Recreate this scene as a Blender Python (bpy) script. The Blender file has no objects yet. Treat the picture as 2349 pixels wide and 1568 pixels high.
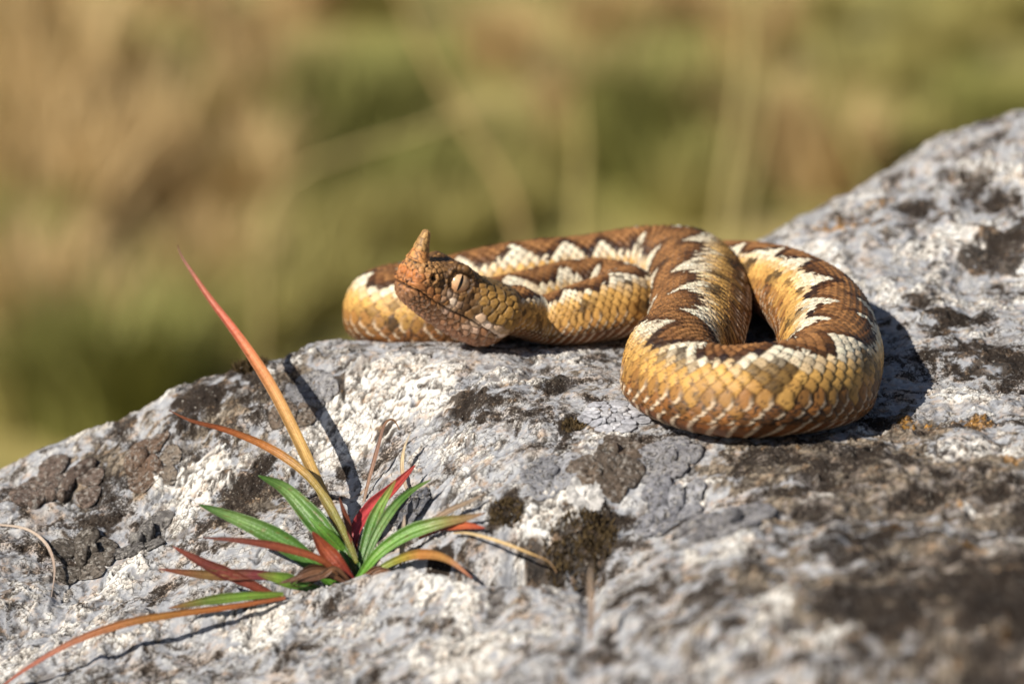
import bpy, bmesh, math, random
import numpy as np
from mathutils import Vector, Matrix, kdtree

# ------------------------------------------------------------------ camera, sky, sun, exposure
S = 0.01                                   # everything below is written in centimetres
scene = bpy.context.scene
col = scene.collection
PITCH = math.radians(17.0)
DIST = 80.0
SP, CP = math.sin(PITCH), math.cos(PITCH)
CAM = np.array([0.0, -DIST * CP, DIST * SP])
cam_d = bpy.data.cameras.new("camera")
cam = bpy.data.objects.new("camera", cam_d)
col.objects.link(cam)
cam.location = tuple(CAM * S)
cam.rotation_euler = (math.pi / 2 - PITCH, 0, 0)
cam_d.sensor_width = 36.0
cam_d.lens = 36.0 * DIST / 27.0
cam_d.clip_start = 0.02
cam_d.clip_end = 500.0
cam_d.dof.use_dof = True
cam_d.dof.focus_distance = 0.750
cam_d.dof.aperture_fstop = 9.2
cam_d.dof.aperture_blades = 0
scene.camera = cam

SUN_AZ, SUN_EL = math.radians(34.0), math.radians(40.0)      # direction in which the light travels, from +X to +Y
world = bpy.data.worlds.new("World")
scene.world = world
world.use_nodes = True
wn = world.node_tree
sky = wn.nodes.new("ShaderNodeTexSky")
sky.sky_type = 'NISHITA'
sky.sun_disc = False
sky.sun_elevation = SUN_EL
sky.sun_rotation = math.radians(90.0) - SUN_AZ + math.pi
bg = wn.nodes["Background"]
bg.inputs["Strength"].default_value = 0.050
wn.links.new(sky.outputs[0], bg.inputs["Color"])
sun_d = bpy.data.lights.new("sun", 'SUN')
sun_d.energy = 5.0
sun_d.angle = math.radians(0.5)
sun_d.color = (1.0, 0.935, 0.83)
sun = bpy.data.objects.new("sun", sun_d)
col.objects.link(sun)
travel = Vector((math.cos(SUN_EL) * math.cos(SUN_AZ), math.cos(SUN_EL) * math.sin(SUN_AZ), -math.sin(SUN_EL)))
sun.rotation_euler = travel.to_track_quat('-Z', 'Y').to_euler()
sun.location = (-1.5, -1, 2)
scene.view_settings.view_transform = 'Standard'
scene.view_settings.look = 'None'
scene.view_settings.exposure = 0.18
scene.view_settings.gamma = 1.0
scene.cycles.use_denoising = True
scene.cycles.use_adaptive_sampling = False
scene.cycles.max_bounces = 6

# ------------------------------------------------------------------ helpers
rng = np.random.default_rng(7)
random.seed(7)

def lin(c):
    c = np.asarray(c, float) / 255.0
    return np.where(c <= 0.04045, c / 12.92, ((c + 0.055) / 1.055) ** 2.4)

def sstep(a, b, x):
    t = np.clip((x - a) / (b - a), 0, 1)
    return t * t * (3 - 2 * t)

def gau(x, s):
    return np.exp(-(x / s) ** 2)

def _h(ix, iy, iz, seed):
    h = (ix.astype(np.uint32) * np.uint32(374761393) + iy.astype(np.uint32) * np.uint32(668265263)
         + iz.astype(np.uint32) * np.uint32(2147483647 - 94906265) + np.uint32((seed * 974634777) & 0xffffffff))
    h = (h ^ (h >> np.uint32(13))) * np.uint32(1274126177)
    h = (h ^ (h >> np.uint32(16))) * np.uint32(2246822519)
    return h ^ (h >> np.uint32(15))

def hrand(ix, iy, seed=0):
    ix = np.asarray(ix).astype(np.int64); iy = np.asarray(iy).astype(np.int64)
    return _h(ix, iy, np.zeros_like(ix), seed).astype(np.float64) / 4294967295.0

def noise2(x, y, seed=0):
    x = np.asarray(x, float); y = np.asarray(y, float)
    xi = np.floor(x).astype(np.int64); yi = np.floor(y).astype(np.int64)
    xf = x - xi; yf = y - yi
    u = xf * xf * xf * (xf * (xf * 6 - 15) + 10); v = yf * yf * yf * (yf * (yf * 6 - 15) + 10)
    out = 0
    for dx in (0, 1):
        for dy in (0, 1):
            a = hrand(xi + dx, yi + dy, seed) * 2 * np.pi
            g = np.cos(a) * (xf - dx) + np.sin(a) * (yf - dy)
            out = out + g * (u if dx else 1 - u) * (v if dy else 1 - v)
    return out * 1.41

def fbm2(x, y, octs=4, seed=0, gain=0.5, lac=2.03):
    out = 0; amp = 1.0; tot = 0
    for o in range(octs):
        out = out + amp * noise2(x, y, seed + 17 * o)
        tot += amp; amp *= gain; x = x * lac + 3.7; y = y * lac - 1.9
    return out / tot

def worley2(x, y, seed=0, jit=0.9):
    """F1, F2 and cell value"""
    xi = np.floor(x).astype(np.int64); yi = np.floor(y).astype(np.int64)
    f1 = np.full(np.shape(x), 9.0); f2 = f1.copy(); cid = np.zeros(np.shape(x))
    for dx in (-1, 0, 1):
        for dy in (-1, 0, 1):
            cx = xi + dx; cy = yi + dy
            px = cx + .5 + jit * (hrand(cx, cy, seed) - .5); py = cy + .5 + jit * (hrand(cx, cy, seed + 5) - .5)
            d = np.hypot(px - x, py - y)
            cl = d < f1
            f2 = np.where(cl, f1, np.minimum(f2, d))
            cid = np.where(cl, hrand(cx, cy, seed + 9), cid)
            f1 = np.where(cl, d, f1)
    return f1, f2, cid

def at(px, py, y):
    """the point at plan depth y (cm) that a picture position (2348 x 1568) looks at"""
    u = (px - 1174.0) / 1174.0 * 13.5; v = -(py - 784.0) / 1174.0 * 13.5
    d = np.array([u, DIST * CP + v * SP, -DIST * SP + v * CP])
    t = (y - CAM[1]) / d[1]
    return CAM + d * t

def setp(o, label=None, cat=None, group=None, kind=None):
    if label: o["label"] = label
    if cat: o["category"] = cat
    if group: o["group"] = group
    if kind: o["kind"] = kind
    return o

def empty(name, loc=(0, 0, 0), rz=0.0):
    o = bpy.data.objects.new(name, None)
    o.empty_display_size = 0.005
    o.location = tuple(np.asarray(loc, float) * S)
    o.rotation_euler = (0, 0, rz)
    col.objects.link(o)
    return o

def mesh_np(name, verts, quads=None, tris=None, color=None, smooth=True, extra=None):
    """fast mesh from numpy arrays, centimetres in"""
    verts = np.asarray(verts, np.float32) * np.float32(S)
    me = bpy.data.meshes.new(name)
    loops = []; starts = []; tot = 0
    if quads is not None and len(quads):
        q = np.asarray(quads, np.int32); loops.append(q.ravel()); starts.append(np.arange(len(q)) * 4); tot = len(q) * 4
    if tris is not None and len(tris):
        t = np.asarray(tris, np.int32); loops.append(t.ravel()); starts.append(np.arange(len(t)) * 3 + tot)
    loops = np.concatenate(loops); starts = np.concatenate(starts).astype(np.int32)
    me.vertices.add(len(verts)); me.vertices.foreach_set("co", verts.ravel())
    me.loops.add(len(loops)); me.loops.foreach_set("vertex_index", loops)
    me.polygons.add(len(starts)); me.polygons.foreach_set("loop_start", starts)
    me.update(calc_edges=True)
    if smooth:
        me.polygons.foreach_set("use_smooth", np.ones(len(starts), bool))
    if color is not None:
        a = me.attributes.new("tint", 'FLOAT_COLOR', 'POINT')
        c = np.ones((len(verts), 4), np.float32); c[:, :3] = color
        a.data.foreach_set("color", c.ravel())
    for k, arr in (extra or {}).items():
        a = me.attributes.new(k, 'FLOAT', 'POINT')
        a.data.foreach_set("value", np.asarray(arr, np.float32).ravel())
    me.validate()
    return me

def put(name, me, mat, parent=None, loc=None):
    o = bpy.data.objects.new(name, me)
    if mat is not None and not me.materials: me.materials.append(mat)
    if loc is not None: o.location = tuple(np.asarray(loc, float) * S)
    col.objects.link(o)
    if parent is not None: o.parent = parent
    return o

def grid_quads(nr, nc, wrap=False):
    r = np.arange(nr - 1)[:, None]; c = np.arange(nc if wrap else nc - 1)[None, :]
    c2 = (c + 1) % nc
    a = r * nc + c; b = r * nc + c2; d = (r + 1) * nc + c; e = (r + 1) * nc + c2
    return np.stack([a, b, e, d], -1).reshape(-1, 4)

class Mat:
    def __init__(s, name):
        s.m = bpy.data.materials.new(name); s.m.use_nodes = True
        s.t = s.m.node_tree; s.b = s.t.nodes["Principled BSDF"]
    def n(s, typ, **kw):
        nd = s.t.nodes.new(typ)
        for k, v in kw.items(): setattr(nd, k, v)
        return nd
    def l(s, a, b): s.t.links.new(a, b)
    def coord(s):
        return s.n("ShaderNodeTexCoord").outputs["Object"]
    def noise(s, scale, detail=4, rough=.55, dist=0.0):
        nd = s.n("ShaderNodeTexNoise"); nd.inputs["Scale"].default_value = scale
        nd.inputs["Detail"].default_value = detail; nd.inputs["Roughness"].default_value = rough
        nd.inputs["Distortion"].default_value = dist
        s.l(s.coord(), nd.inputs["Vector"]); return nd.outputs["Fac"]
    def ramp(s, fac, stops):
        nd = s.n("ShaderNodeValToRGB"); e = nd.color_ramp.elements
        while len(e) < len(stops): e.new(0.5)
        for el, (p, c) in zip(e, stops):
            el.position = p; el.color = (*c, 1) if len(c) == 3 else c
        s.l(fac, nd.inputs["Fac"]); return nd.outputs["Color"]
    def mix(s, a, b, fac=1.0, mode='MIX'):
        nd = s.n("ShaderNodeMix", data_type='RGBA', blend_type=mode)
        for sock, v in ((nd.inputs["Factor"], fac), (nd.inputs["A"], a), (nd.inputs["B"], b)):
            pass
        def put_(sock, v):
            if hasattr(v, "is_linked"): s.l(v, sock)
            elif isinstance(v, (int, float)): sock.default_value = v
            else: sock.default_value = (*v, 1)
        put_(nd.inputs[0], fac); put_(nd.inputs[6], a); put_(nd.inputs[7], b)
        return nd.outputs[2]
    def attr(s, name):
        nd = s.n("ShaderNodeAttribute"); nd.attribute_name = name; return nd
    def bump(s, h, strength, dist):
        nd = s.n("ShaderNodeBump"); nd.inputs["Strength"].default_value = strength
        nd.inputs["Distance"].default_value = dist
        s.l(h, nd.inputs["Height"]); s.l(nd.outputs[0], s.b.inputs["Normal"])
    def fin(s, colr=None, rough=.7, spec=.3):
        if colr is not None: s.l(colr, s.b.inputs["Base Color"])
        s.b.inputs["Roughness"].default_value = rough
        s.b.inputs["Specular IOR Level"].default_value = spec
        return s.m

# ------------------------------------------------------------------ the rock: smooth form
CTRL = [  # picture position and plan depth of points on the smooth form
    (0, 1080, 0), (150, 1022, 0), (270, 975, 0), (420, 880, 0), (560, 842, 0), (690, 800, 0), (800, 782, 0.2), (900, 790, 0),
    (1000, 786, -0.4), (1100, 792, -0.5), (1200, 800, -0.63), (1330, 800, -0.7), (1480, 830, -1.6),
    (0, 1300, -6), (200, 1180, -3.6), (400, 1100, -3.5), (250, 1380, -7.5), (600, 1000, -3.0), (815, 1100, -5), (815, 900, -2.0), (620, 1250, -7.2),
    (1000, 900, -3.4), (1000, 1080, -6.8), (1000, 1220, -8.8), (1174, 1000, -7.0), (1174, 1170, -10), (820, 1325, -9.3), (560, 1375, -9.0),
    (1250, 1330, -11.3), (0, 1568, -11), (350, 1470, -10.6), (600, 1568, -13), (850, 1430, -12.0), (1174, 1568, -17.5), (1174, 1420, -14),
    (1800, 1568, -22), (2348, 1568, -23), (1500, 1300, -14), (1900, 1250, -15), (2348, 1250, -16), (1430, 980, -7.2), (1700, 1012, -8.6),
    (1950, 960, -7.0), (2150, 900, -5.2), (2348, 900, -5.0), (2100, 720, 0), (2348, 640, 2.0), (2200, 480, 6), (2348, 262, 12), (2230, 300, 11), (2130, 365, 10.0),
    (2000, 445, 8.6), (1890, 515, 7.0), (1810, 545, 5.6),
]
cp = [at(*c) for c in CTRL]
cp += [np.array(p, float) for p in [
    # under the coils and the hidden far side
    (5.0, -5.0, 0.0), (6.0, 0.0, 0.05), (8.5, -3.0, 0.2), (5.0, 4.0, 0.0), (2.0, 2.0, -0.1), (2.5, 4.5, -0.3), (-1.2, 1.5, -0.6), (-2.8, 1.4, -0.70), (-3.0, 3.0, -0.68), (0.3, 3.4, -0.15),
    (-6, 3, -2.6), (-10, 3, -4.2), (-14, 3, -6.5), (-3, 6, -3.2), (2.5, 7.5, -1.6), (7, 9, 0.2), (11, 13, 1.2), (15, 15, 2.5), (-14, 9, -12), (-5, 12, -10), (4, 15, -7), (14, 22, -4),
    (-22, -2, -8), (-22, -14, -9), (-30, -8, -14), (22, 14, 4.5), (22, 0, 2.5), (22, -14, 1.0), (30, -6, 2.0), (30, 14, 3), (0, -30, -6), (14, -34, -5), (-14, -26, -11), (28, -34, -6)]]
cp = np.array(cp)

def _tps(r2):
    return 0.5 * r2 * np.log(r2 + 1e-9)
_n = len(cp)
_d2 = ((cp[:, None, :2] - cp[None, :, :2]) ** 2).sum(-1)
_K = _tps(_d2) + np.eye(_n) * 0.6
_Pm = np.c_[np.ones(_n), cp[:, :2]]
_A = np.block([[_K, _Pm], [_Pm.T, np.zeros((3, 3))]])
_W = np.linalg.solve(_A, np.r_[cp[:, 2], np.zeros(3)])

def base_h(x, y):
    x = np.asarray(x, float); y = np.asarray(y, float); sh = x.shape
    X = x.ravel(); Y = y.ravel(); out = _W[_n] + _W[_n + 1] * X + _W[_n + 2] * Y
    for i in range(_n):
        out = out + _W[i] * _tps((X - cp[i, 0]) ** 2 + (Y - cp[i, 1]) ** 2)
    # beyond the block itself it falls away to the meadow
    d = np.maximum(np.maximum(np.abs(X - 3) - 25, 0), np.maximum(np.maximum(Y - 17, -(Y + 28)), 0))
    out = out - 0.5 * d - 0.05 * d ** 2
    return np.maximum(out, -175).reshape(sh)

def hit(px, py):
    """plan position where a picture position meets the rock's smooth form"""
    ys = np.linspace(-26, 13, 500)
    pts = np.array([at(px, py, y) for y in ys])
    g = base_h(pts[:, 0], pts[:, 1]) - pts[:, 2]
    k = np.argmax(g > 0) if (g > 0).any() else int(np.argmax(g))
    if k == 0: return pts[0, :2]
    f = g[k - 1] / (g[k - 1] - g[k]) if g[k] > 0 else 1
    return (pts[k - 1] + (pts[k] - pts[k - 1]) * f)[:2]

# ------------------------------------------------------------------ the viper's line (plan x, y, radius, roll of the back in degrees, lift)
HEAD_YAW, HEAD_PITCH, HEAD_LEN = math.radians(29), math.radians(24), 3.50
hd = np.array([-math.cos(HEAD_YAW) * math.cos(HEAD_PITCH), -math.sin(HEAD_YAW) * math.cos(HEAD_PITCH), math.sin(HEAD_PITCH)])
JOINT = np.array([0.08, -0.68, 1.02])
SNOUT = JOINT + hd * HEAD_LEN
BODY = [(0.62, -0.32, .66, 12, .16), (1.25, -.18, .77, 22, .03), (2.0, .12, .88, 26, 0), (2.7, .62, .94, 22, 0), (3.06, 1.35, .94, 10, 0), (2.62, 2.08, .92, 0, .03), (1.75, 2.12, .92, 0, .03),
        (.3, 1.38, .92, -10, 0), (-1.0, 1.15, .96, -10, 0), (-2.3, 1.15, 1.02, -10, .05), (-3.15, 1.55, 1.04, -8, .1), (-3.42, 2.4, 1.04, 0, .12), (-3.0, 3.15, 1.04, 0, .12), (-2.0, 3.45, 1.04, 0, .1),
        (.3, 3.4, 1.05, 8, 0), (2.4, 3.75, 1.10, 8, .05), (3.85, 3.7, 1.16, -5, .1), (4.7, 2.8, 1.2, -20, .12), (4.95, 1.2, 1.22, -38, .1), (4.85, -1, 1.22, -46, .05),
        (4.5, -3.3, 1.2, -36, 0), (4.02, -5.1, 1.18, 0, 0), (4.08, -6.8, 1.16, 18, 0), (4.9, -7.85, 1.16, 20, 0), (6.05, -8.05, 1.17, 19, 0), (7.2, -7.25, 1.17, 8, 0), (7.8, -5.6, 1.17, -10, 0),
        (8.0, -3.4, 1.17, -22, 0), (7.95, -1.6, 1.15, -28, 0), (7.5, .1, 1.08, -25, 0), (6.95, 1.5, .98, -15, 0), (6.35, 2.9, .84, 0, 0), (5.5, 4.6, .64, 0, 0), (4.5, 5.7, .48, 0, 0), (3.0, 6.4, .32, 0, 0), (1.6, 6.7, .16, 0, 0), (.9, 6.75, .06, 0, 0)]

def rock_noise(x, y):
    """relief between 0.5 and 8 cm, kept low where the viper lies"""
    wx = x + .8 * noise2(x * .35, y * .35, 41); wy = y + .8 * noise2(x * .35 + 9, y * .35, 42)
    big = .42 * fbm2(wx * .17, wy * .17, 3, 3)
    rid = 1 - np.abs(fbm2(wx * .42, wy * .30, 3, 23)) * 2.2
    mid = .24 * fbm2(wx * .75, wy * .75, 4, 11) + .16 * (rid - .6)
    d = np.full(np.shape(x), 99.0)
    for b in BODY[::2]:
        d = np.minimum(d, np.hypot(x - b[0], y - b[1]) - b[2])
    keep = .12 + .88 * sstep(-.1, 2.2, d)
    return (big + mid) * keep

def seg_dist(x, y, pts):
    d = np.full(np.shape(x), 99.0)
    for (ax, ay), (bx, by) in zip(pts[:-1], pts[1:]):
        vx, vy = bx - ax, by - ay
        t = np.clip(((x - ax) * vx + (y - ay) * vy) / (vx * vx + vy * vy + 1e-9), 0, 1)
        d = np.minimum(d, np.hypot(x - ax - t * vx, y - ay - t * vy))
    return d

CREV = [hit(*p) for p in [(400, 1405), (600, 1372), (760, 1345), (860, 1318), (1000, 1310), (1120, 1340), (1260, 1352), (1340, 1320), (1420, 1290)]]
CREV2 = [hit(*p) for p in [(1356, 1300), (1350, 1400), (1330, 1480)]]
CREV3 = [hit(*p) for p in [(740, 1300), (900, 1130), (960, 1060)]]
LIPC = [hit(*p) for p in [(300, 1440), (560, 1410), (820, 1350), (1000, 1352), (1200, 1385)]]

def ground(x, y):
    """smooth form + relief + the crevice the plant grows from"""
    z = base_h(x, y) + rock_noise(x, y)
    wob = .25 * noise2(x * 1.3, y * 1.3, 77)
    d = seg_dist(x, y, CREV) + wob
    z = z - 1.15 * gau(np.maximum(d, 0), .36)
    z = z + .42 * gau(np.maximum(seg_dist(x, y, LIPC) + wob, 0), .85)
    z = z - .25 * gau(np.maximum(seg_dist(x, y, CREV2) + wob * .5, 0), .22)
    return z

# ------------------------------------------------------------------ the rock: crusts, colours, mesh
def axis(lo, a, b, hi, fine, n_lo, n_hi):
    mid = np.arange(a, b, fine)
    def tail(x0, x1, n):
        t = (np.arange(1, n + 1) / n); g = t ** 2.2
        st = fine * n; L = abs(x1 - x0)
        return x0 + np.sign(x1 - x0) * (t * min(st, L) + g * max(L - st, 0))
    return np.concatenate([tail(a, lo, n_lo)[::-1], mid, tail(mid[-1], hi, n_hi)])

xs = axis(-75, -14.6, 14.8, 80, .036, 60, 60)
ys = axis(-80, -15.5, 5.5, 70, .046, 190, 130)
X, Y = np.meshgrid(xs, ys)
Z = ground(X, Y)

def blobs(lst):
    out = np.zeros(X.shape)
    for px, py, r, k in lst:
        bx, by = hit(px, py)
        m = gau(np.hypot(X - bx, (Y - by)), r) * k
        out = np.where(np.abs(m) > np.abs(out), m, out)
    return out

wx = X + .5 * fbm2(X * .9, Y * .9, 3, 91); wy = Y + .5 * fbm2(X * .9 + 31, Y * .9, 3, 92)
nA = fbm2(wx * .45, wy * .45, 5, 101)                # large patches
nB = fbm2(wx * 1.1 + 7, wy * 1.1, 5, 131)            # middle patches
nC = fbm2(wx * 2.6, wy * 2.6 + 3, 4, 151)            # small patches
nF = fbm2(X * 7, Y * 7, 3, 171)                      # grain
f1a, f2a, ida = worley2(X / .135 + nC * .8, Y / .135 + nF * .5, 201)     # small areoles
f1b, f2b, idb = worley2(X / .30 + nB, Y / .30, 221)                      # larger areoles
edA = f2a - f1a; edB = f2b - f1b

white_b = blobs([(870, 930, 1.5, .9), (780, 990, 1.2, .7), (960, 905, 1.4, .8), (1050, 850, 1.2, .5), (1240, 1200, 1.1, .6), (450, 1110, 1.3, .5), (300, 960, 1.2, .4), (1900, 570, 3.0, .35), (2200, 560, 3, .4),
                 (2200, 920, 1.2, .55), (1300, 850, 1.2, .45), (1000, 1340, .9, .5), (600, 1440, 1.2, .5), (2220, 1030, .8, .7), (120, 1420, 1.2, .4), (250, 1350, 1.0, .4), (1100, 1480, 1.5, .4), (1750, 1480, 1.8, .35)])
dark_b = blobs([(1085, 930, .75, 1.0), (1130, 925, .4, .9), (460, 915, .95, 1.0), (560, 850, .7, .8), (300, 970, .4, .7), (1312, 968, .36, 1.2), (2160, 735, 1.0, .85), (2100, 690, .5, .7), (2290, 830, 1.4, .9),
                (2310, 560, 1.5, .9), (2130, 480, 1.3, .6), (2240, 450, 1.0, .6), (1760, 640, .6, .5), (1330, 1265, .95, 1.1), (1160, 1175, .5, .9), (1010, 1300, .7, .9), (2200, 1400, 2.0, .8), (2300, 1350, 1.6, .8), (1960, 1250, .8, .6),
                (2000, 1330, 1.0, .55), (750, 890, .5, .8), (790, 1080, .45, .7), (880, 990, .4, .6), (1270, 890, .5, .6), (560, 1130, 1.1, .55), (210, 1230, .9, .6), (80, 1130, .9, .5), (1240, 1280, .7, .6), (1530, 1350, .8, .45)])
brown_b = blobs([(2250, 1330, 3.5, .85), (2000, 1380, 3.0, .7), (1750, 1330, 2.2, .5), (2300, 1500, 3.0, .7), (640, 880, 1.2, .6), (250, 1080, 1.6, .5), (1950, 1060, 2.2, .9), (2150, 1120, 2.5, .9), (1750, 1060, 1.5, .7), (2320, 1150, 2.0, .8), (2080, 980, 1.2, .8), (1900, 1150, 2.0, .8), (560, 1150, 1.2, .7), (520, 940, 1.4, .5), (1280, 880, 1.0, .5), (2100, 1280, 2.5, .6)])
gold_b = blobs([(2070, 965, .55, 1.0), (2240, 975, .6, 1.1), (2130, 975, .35, .8), (2175, 1160, .45, 1.0), (2050, 1215, .4, 1.0), (2230, 1260, .5, 1.0), (2320, 1060, .5, .8), (1830, 1030, .3, .5), (1930, 520, 1.2, .9), (2010, 470, .8, .8), (2300, 1450, 1.2, .6)])

f1c, f2c, idc = worley2(X / .21 + nC * .6, Y / .21 + nF * .3, 241)         # granules
f1d, f2d, idd = worley2(X / .52 + nB * .5, Y / .52, 261)                 # warts
edC = f2c - f1c; edD = f2d - f1d
WH = sstep(.24, .32, white_b * .70 + nA * .80 + nC * .36 + .035 + .09 * nF)
DK = sstep(.36, .50, dark_b * .66 + nB * .60 + nC * .55 + .12 + .20 * nF - .14 * WH * (dark_b < .35))
BR = sstep(.34, .50, brown_b * .66 + nA * .25 - nB * .45 + nC * .45 + .17 + .14 * nF)
WT = sstep(.30, .40, nB * .6 - nC * .45 + .35 * nA + .06 + .3 * sstep(.3, .8, brown_b)) * (1 - sstep(.3, .7, white_b))     # warty brown-grey crust
CL = sstep(-.04, .20, fbm2(wx * .55 + 70, wy * .55, 3, 811) + .25 * nC); det = 1 - .75 * CL            # clean, little-grown areas
GO = sstep(.45, .58, gold_b * .62 + nC * .65 + nF * .35)
TN = sstep(-.05, .5, -nA + nC * .6)

bare = lin((160, 162, 168)); bare2 = lin((198, 197, 196)); wht = lin((244, 241, 236)); wht2 = lin((222, 214, 204)); blk = lin((44, 40, 38)); blk2 = lin((80, 70, 62)); brn = lin((136, 122, 104)); brn2 = lin((90, 78, 66)); gld = lin((176, 124, 40)); tan = lin((204, 176, 148)); wrt = lin((128, 114, 102)); wrt2 = lin((170, 164, 160))
def mx(a, b, f):
    return a + (b - a) * f[..., None]
def cst(c): return np.broadcast_to(c, X.shape + (3,))
C = mx(cst(bare), cst(bare2), sstep(-.35, .4, nC + .6 * nF))
C = mx(C, cst(tan), TN * .6 * sstep(-.2, .2, nB))
C = mx(C, cst(brn2), sstep(.10, .24, fbm2(wx * 1.5, wy * 1.5, 5, 405, .62)) * .62 * (.3 + .7 * det))
C = mx(C, cst(brn) * (.45 + 1.0 * idc[..., None]), BR * .9)
C = mx(C, cst(brn2 * .4), BR * (1 - sstep(.06, .24, edC)) * .9)
Wc = mx(cst(wht), cst(wht2), np.clip((idc * .9 + nF * .8) * det + .5 * sstep(-.1, .4, nC) * CL, 0, 1))
C = mx(C, Wc, WH)
crack = WH * (1 - sstep(.02, .13, edB)) * sstep(-.2, .15, nC + nA * .6)
C = mx(C, cst(brn2 * .45), crack * .85)
C = mx(C, cst(brn2 * .6), WH * (1 - sstep(.03, .16, edC)) * sstep(-.15, .25, nC - nB) * .30 * det)
C = mx(C, mx(cst(wrt), cst(wrt2), idd * .8), WT * .88)
C = mx(C, cst(blk), WT * (1 - sstep(.03, .16, edD)) * .85)
fr = np.abs(fbm2(wx * .8 + 50, wy * .8, 4, 301)); frm = (1 - sstep(.008, .036, fr)) * sstep(-.3, .0, nA + nC)
fr2 = np.abs(fbm2(wx * 2.1 + 20, wy * 2.1, 3, 331)); frm = np.maximum(frm, (1 - sstep(.01, .05, fr2)) * sstep(.0, .3, nB + nC) * .8)
C = mx(C, cst(blk), frm * .85)
spn = fbm2(X * 4.2 + nB, Y * 4.2, 4, 611, .62); SPK = sstep(.11, .20, spn + .16 * nB + .06 * nF) * sstep(-.22, .12, nB - .5 * nA + .25 * sstep(.2, .6, brown_b))
SPK = SPK * (.15 + .85 * det)
C = mx(C, cst(blk * 1.25), SPK * .85)
spn2 = fbm2(X * 7.5, Y * 7.5 + 9, 3, 621, .6); SPK2 = sstep(.14, .24, spn2) * sstep(-.1, .3, nC + nA) * det
C = mx(C, cst(blk2 * .8), SPK2 * .7)
pits = (idb > .55) * (1 - sstep(.14, .32, f1b)) * sstep(-.1, .2, nC) * (1 - WH * .6)
C = mx(C, cst(blk2 * .8), pits * .85)
Kc = mx(cst(blk), cst(blk2), np.clip(idc * 1.0 + nF, 0, 1))
C = mx(C, Kc, DK * .96)
C = mx(C, cst(gld) * (.5 + .8 * idc[..., None]), GO * .85)
C = C * (1 + .20 * (nF * (.3 + .7 * det))[..., None] + .10 * (hrand(np.arange(X.size).reshape(X.shape), np.arange(X.size).reshape(X.shape) // 7, 5)[..., None] - .5))
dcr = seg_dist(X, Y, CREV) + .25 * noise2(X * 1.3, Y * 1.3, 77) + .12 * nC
C = mx(C, cst(lin((58, 46, 36))), sstep(.30, .08, dcr) * .8)  # shade in the crevice, put into the rock colour as dark brown
C = np.clip(C, .012, .82)

dmC = (1 - np.clip(f1c / .75, 0, 1) ** 2) * sstep(0, .3, edC) * (.4 + idc); dmD = np.clip(1 - (f1d / .62) ** 2, 0, 1) * sstep(.0, .22, edD)
f1e, f2e, ide = worley2(X / .40 + nB * .8 + nF * .12, Y / .40 + nC * .4, 281)
plate = WH * sstep(.02, .12, f2e - f1e)                                   # white crust breaks into plates
rel = (WH * (.020 + .006 * dmC * det) + .008 * plate - SPK * .03 - SPK2 * .02 + BR * .022 * dmC + DK * (.022 * dmC - .01) + WT * (1 - WH) * (.09 * dmD * (.4 + .8 * idd) + .012 * dmC)
       + GO * .05 * dmC - frm * .07 - pits * .06 - crack * .04 + .008 * nF * det + .075 * nC + .004 * fbm2(X * 14, Y * 14, 2, 501))
dsn = np.full(X.shape, 99.0)
for b_ in BODY: dsn = np.minimum(dsn, np.hypot(X - b_[0], Y - b_[1]) - b_[2])
fine_ok = (1 - .6 * sstep(16, 40, np.abs(X - 2))) * (.5 + .5 * sstep(-.8, .1, dsn))
Z2 = Z + rel * fine_ok
GR = np.clip(.425 + .95 * nB + .55 * nC - .55 * nA - .45 * WH * (white_b > .25) - .35 * CL + .55 * dark_b + .40 * brown_b - .35 * white_b + .2 * fbm2(wx * 2.2, wy * 2.2, 3, 881), 0, 1)
CRK = np.clip(.5 + .9 * nC - .4 * nB + .5 * nA, 0, 1)
ROCK_M = Mat("lichen_limestone")
def fmath(op, a, b):
    nd = ROCK_M.n("ShaderNodeMath", operation=op)
    for i, v in enumerate((a, b)):
        if hasattr(v, "is_linked"): ROCK_M.l(v, nd.inputs[i])
        else: nd.inputs[i].default_value = v
    return nd.outputs[0]
tint = ROCK_M.attr("tint").outputs["Color"]; grit = ROCK_M.attr("grit").outputs["Fac"]; crk = ROCK_M.attr("crackle").outputs["Fac"]
fn = ROCK_M.noise(2600, 5, .65)
cc = ROCK_M.mix(tint, ROCK_M.ramp(fn, [(.25, (.62, .62, .63)), (.45, (1.0, 1.0, 1.0)), (.72, (1.2, 1.19, 1.17))]), .6, 'MULTIPLY')
# warm stains, dark grains whose density follows the crust, hair cracks
cc = ROCK_M.mix(cc, tuple(lin((214, 176, 138))), ROCK_M.ramp(ROCK_M.noise(260, 5, .65), [(.54, (0, 0, 0)), (.70, (.42, .42, .42))]))
g1n = ROCK_M.noise(1150, 5, .72, .5)
gs = fmath('ADD', g1n, fmath('MULTIPLY', fmath('SUBTRACT', grit, .5), .36))
cc = ROCK_M.mix(cc, tuple(lin((54, 45, 38))), ROCK_M.ramp(gs, [(.520, (0, 0, 0)), (.585, (.86, .86, .86))]))
g2n = ROCK_M.noise(2300, 4, .7, .3)
gs2 = fmath('ADD', g2n, fmath('MULTIPLY', fmath('SUBTRACT', grit, .5), .26))
cc = ROCK_M.mix(cc, tuple(lin((34, 29, 26))), ROCK_M.ramp(gs2, [(.545, (0, 0, 0)), (.62, (.78, .78, .78))]))
vo = ROCK_M.n("ShaderNodeTexVoronoi", feature='DISTANCE_TO_EDGE'); vo.inputs["Scale"].default_value = 620
wv = ROCK_M.n("ShaderNodeTexNoise"); wv.inputs["Scale"].default_value = 500; wv.inputs["Detail"].default_value = 3
ROCK_M.l(ROCK_M.coord(), wv.inputs["Vector"])
wm = ROCK_M.n("ShaderNodeMix", data_type='VECTOR'); wm.inputs[0].default_value = .0012
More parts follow.
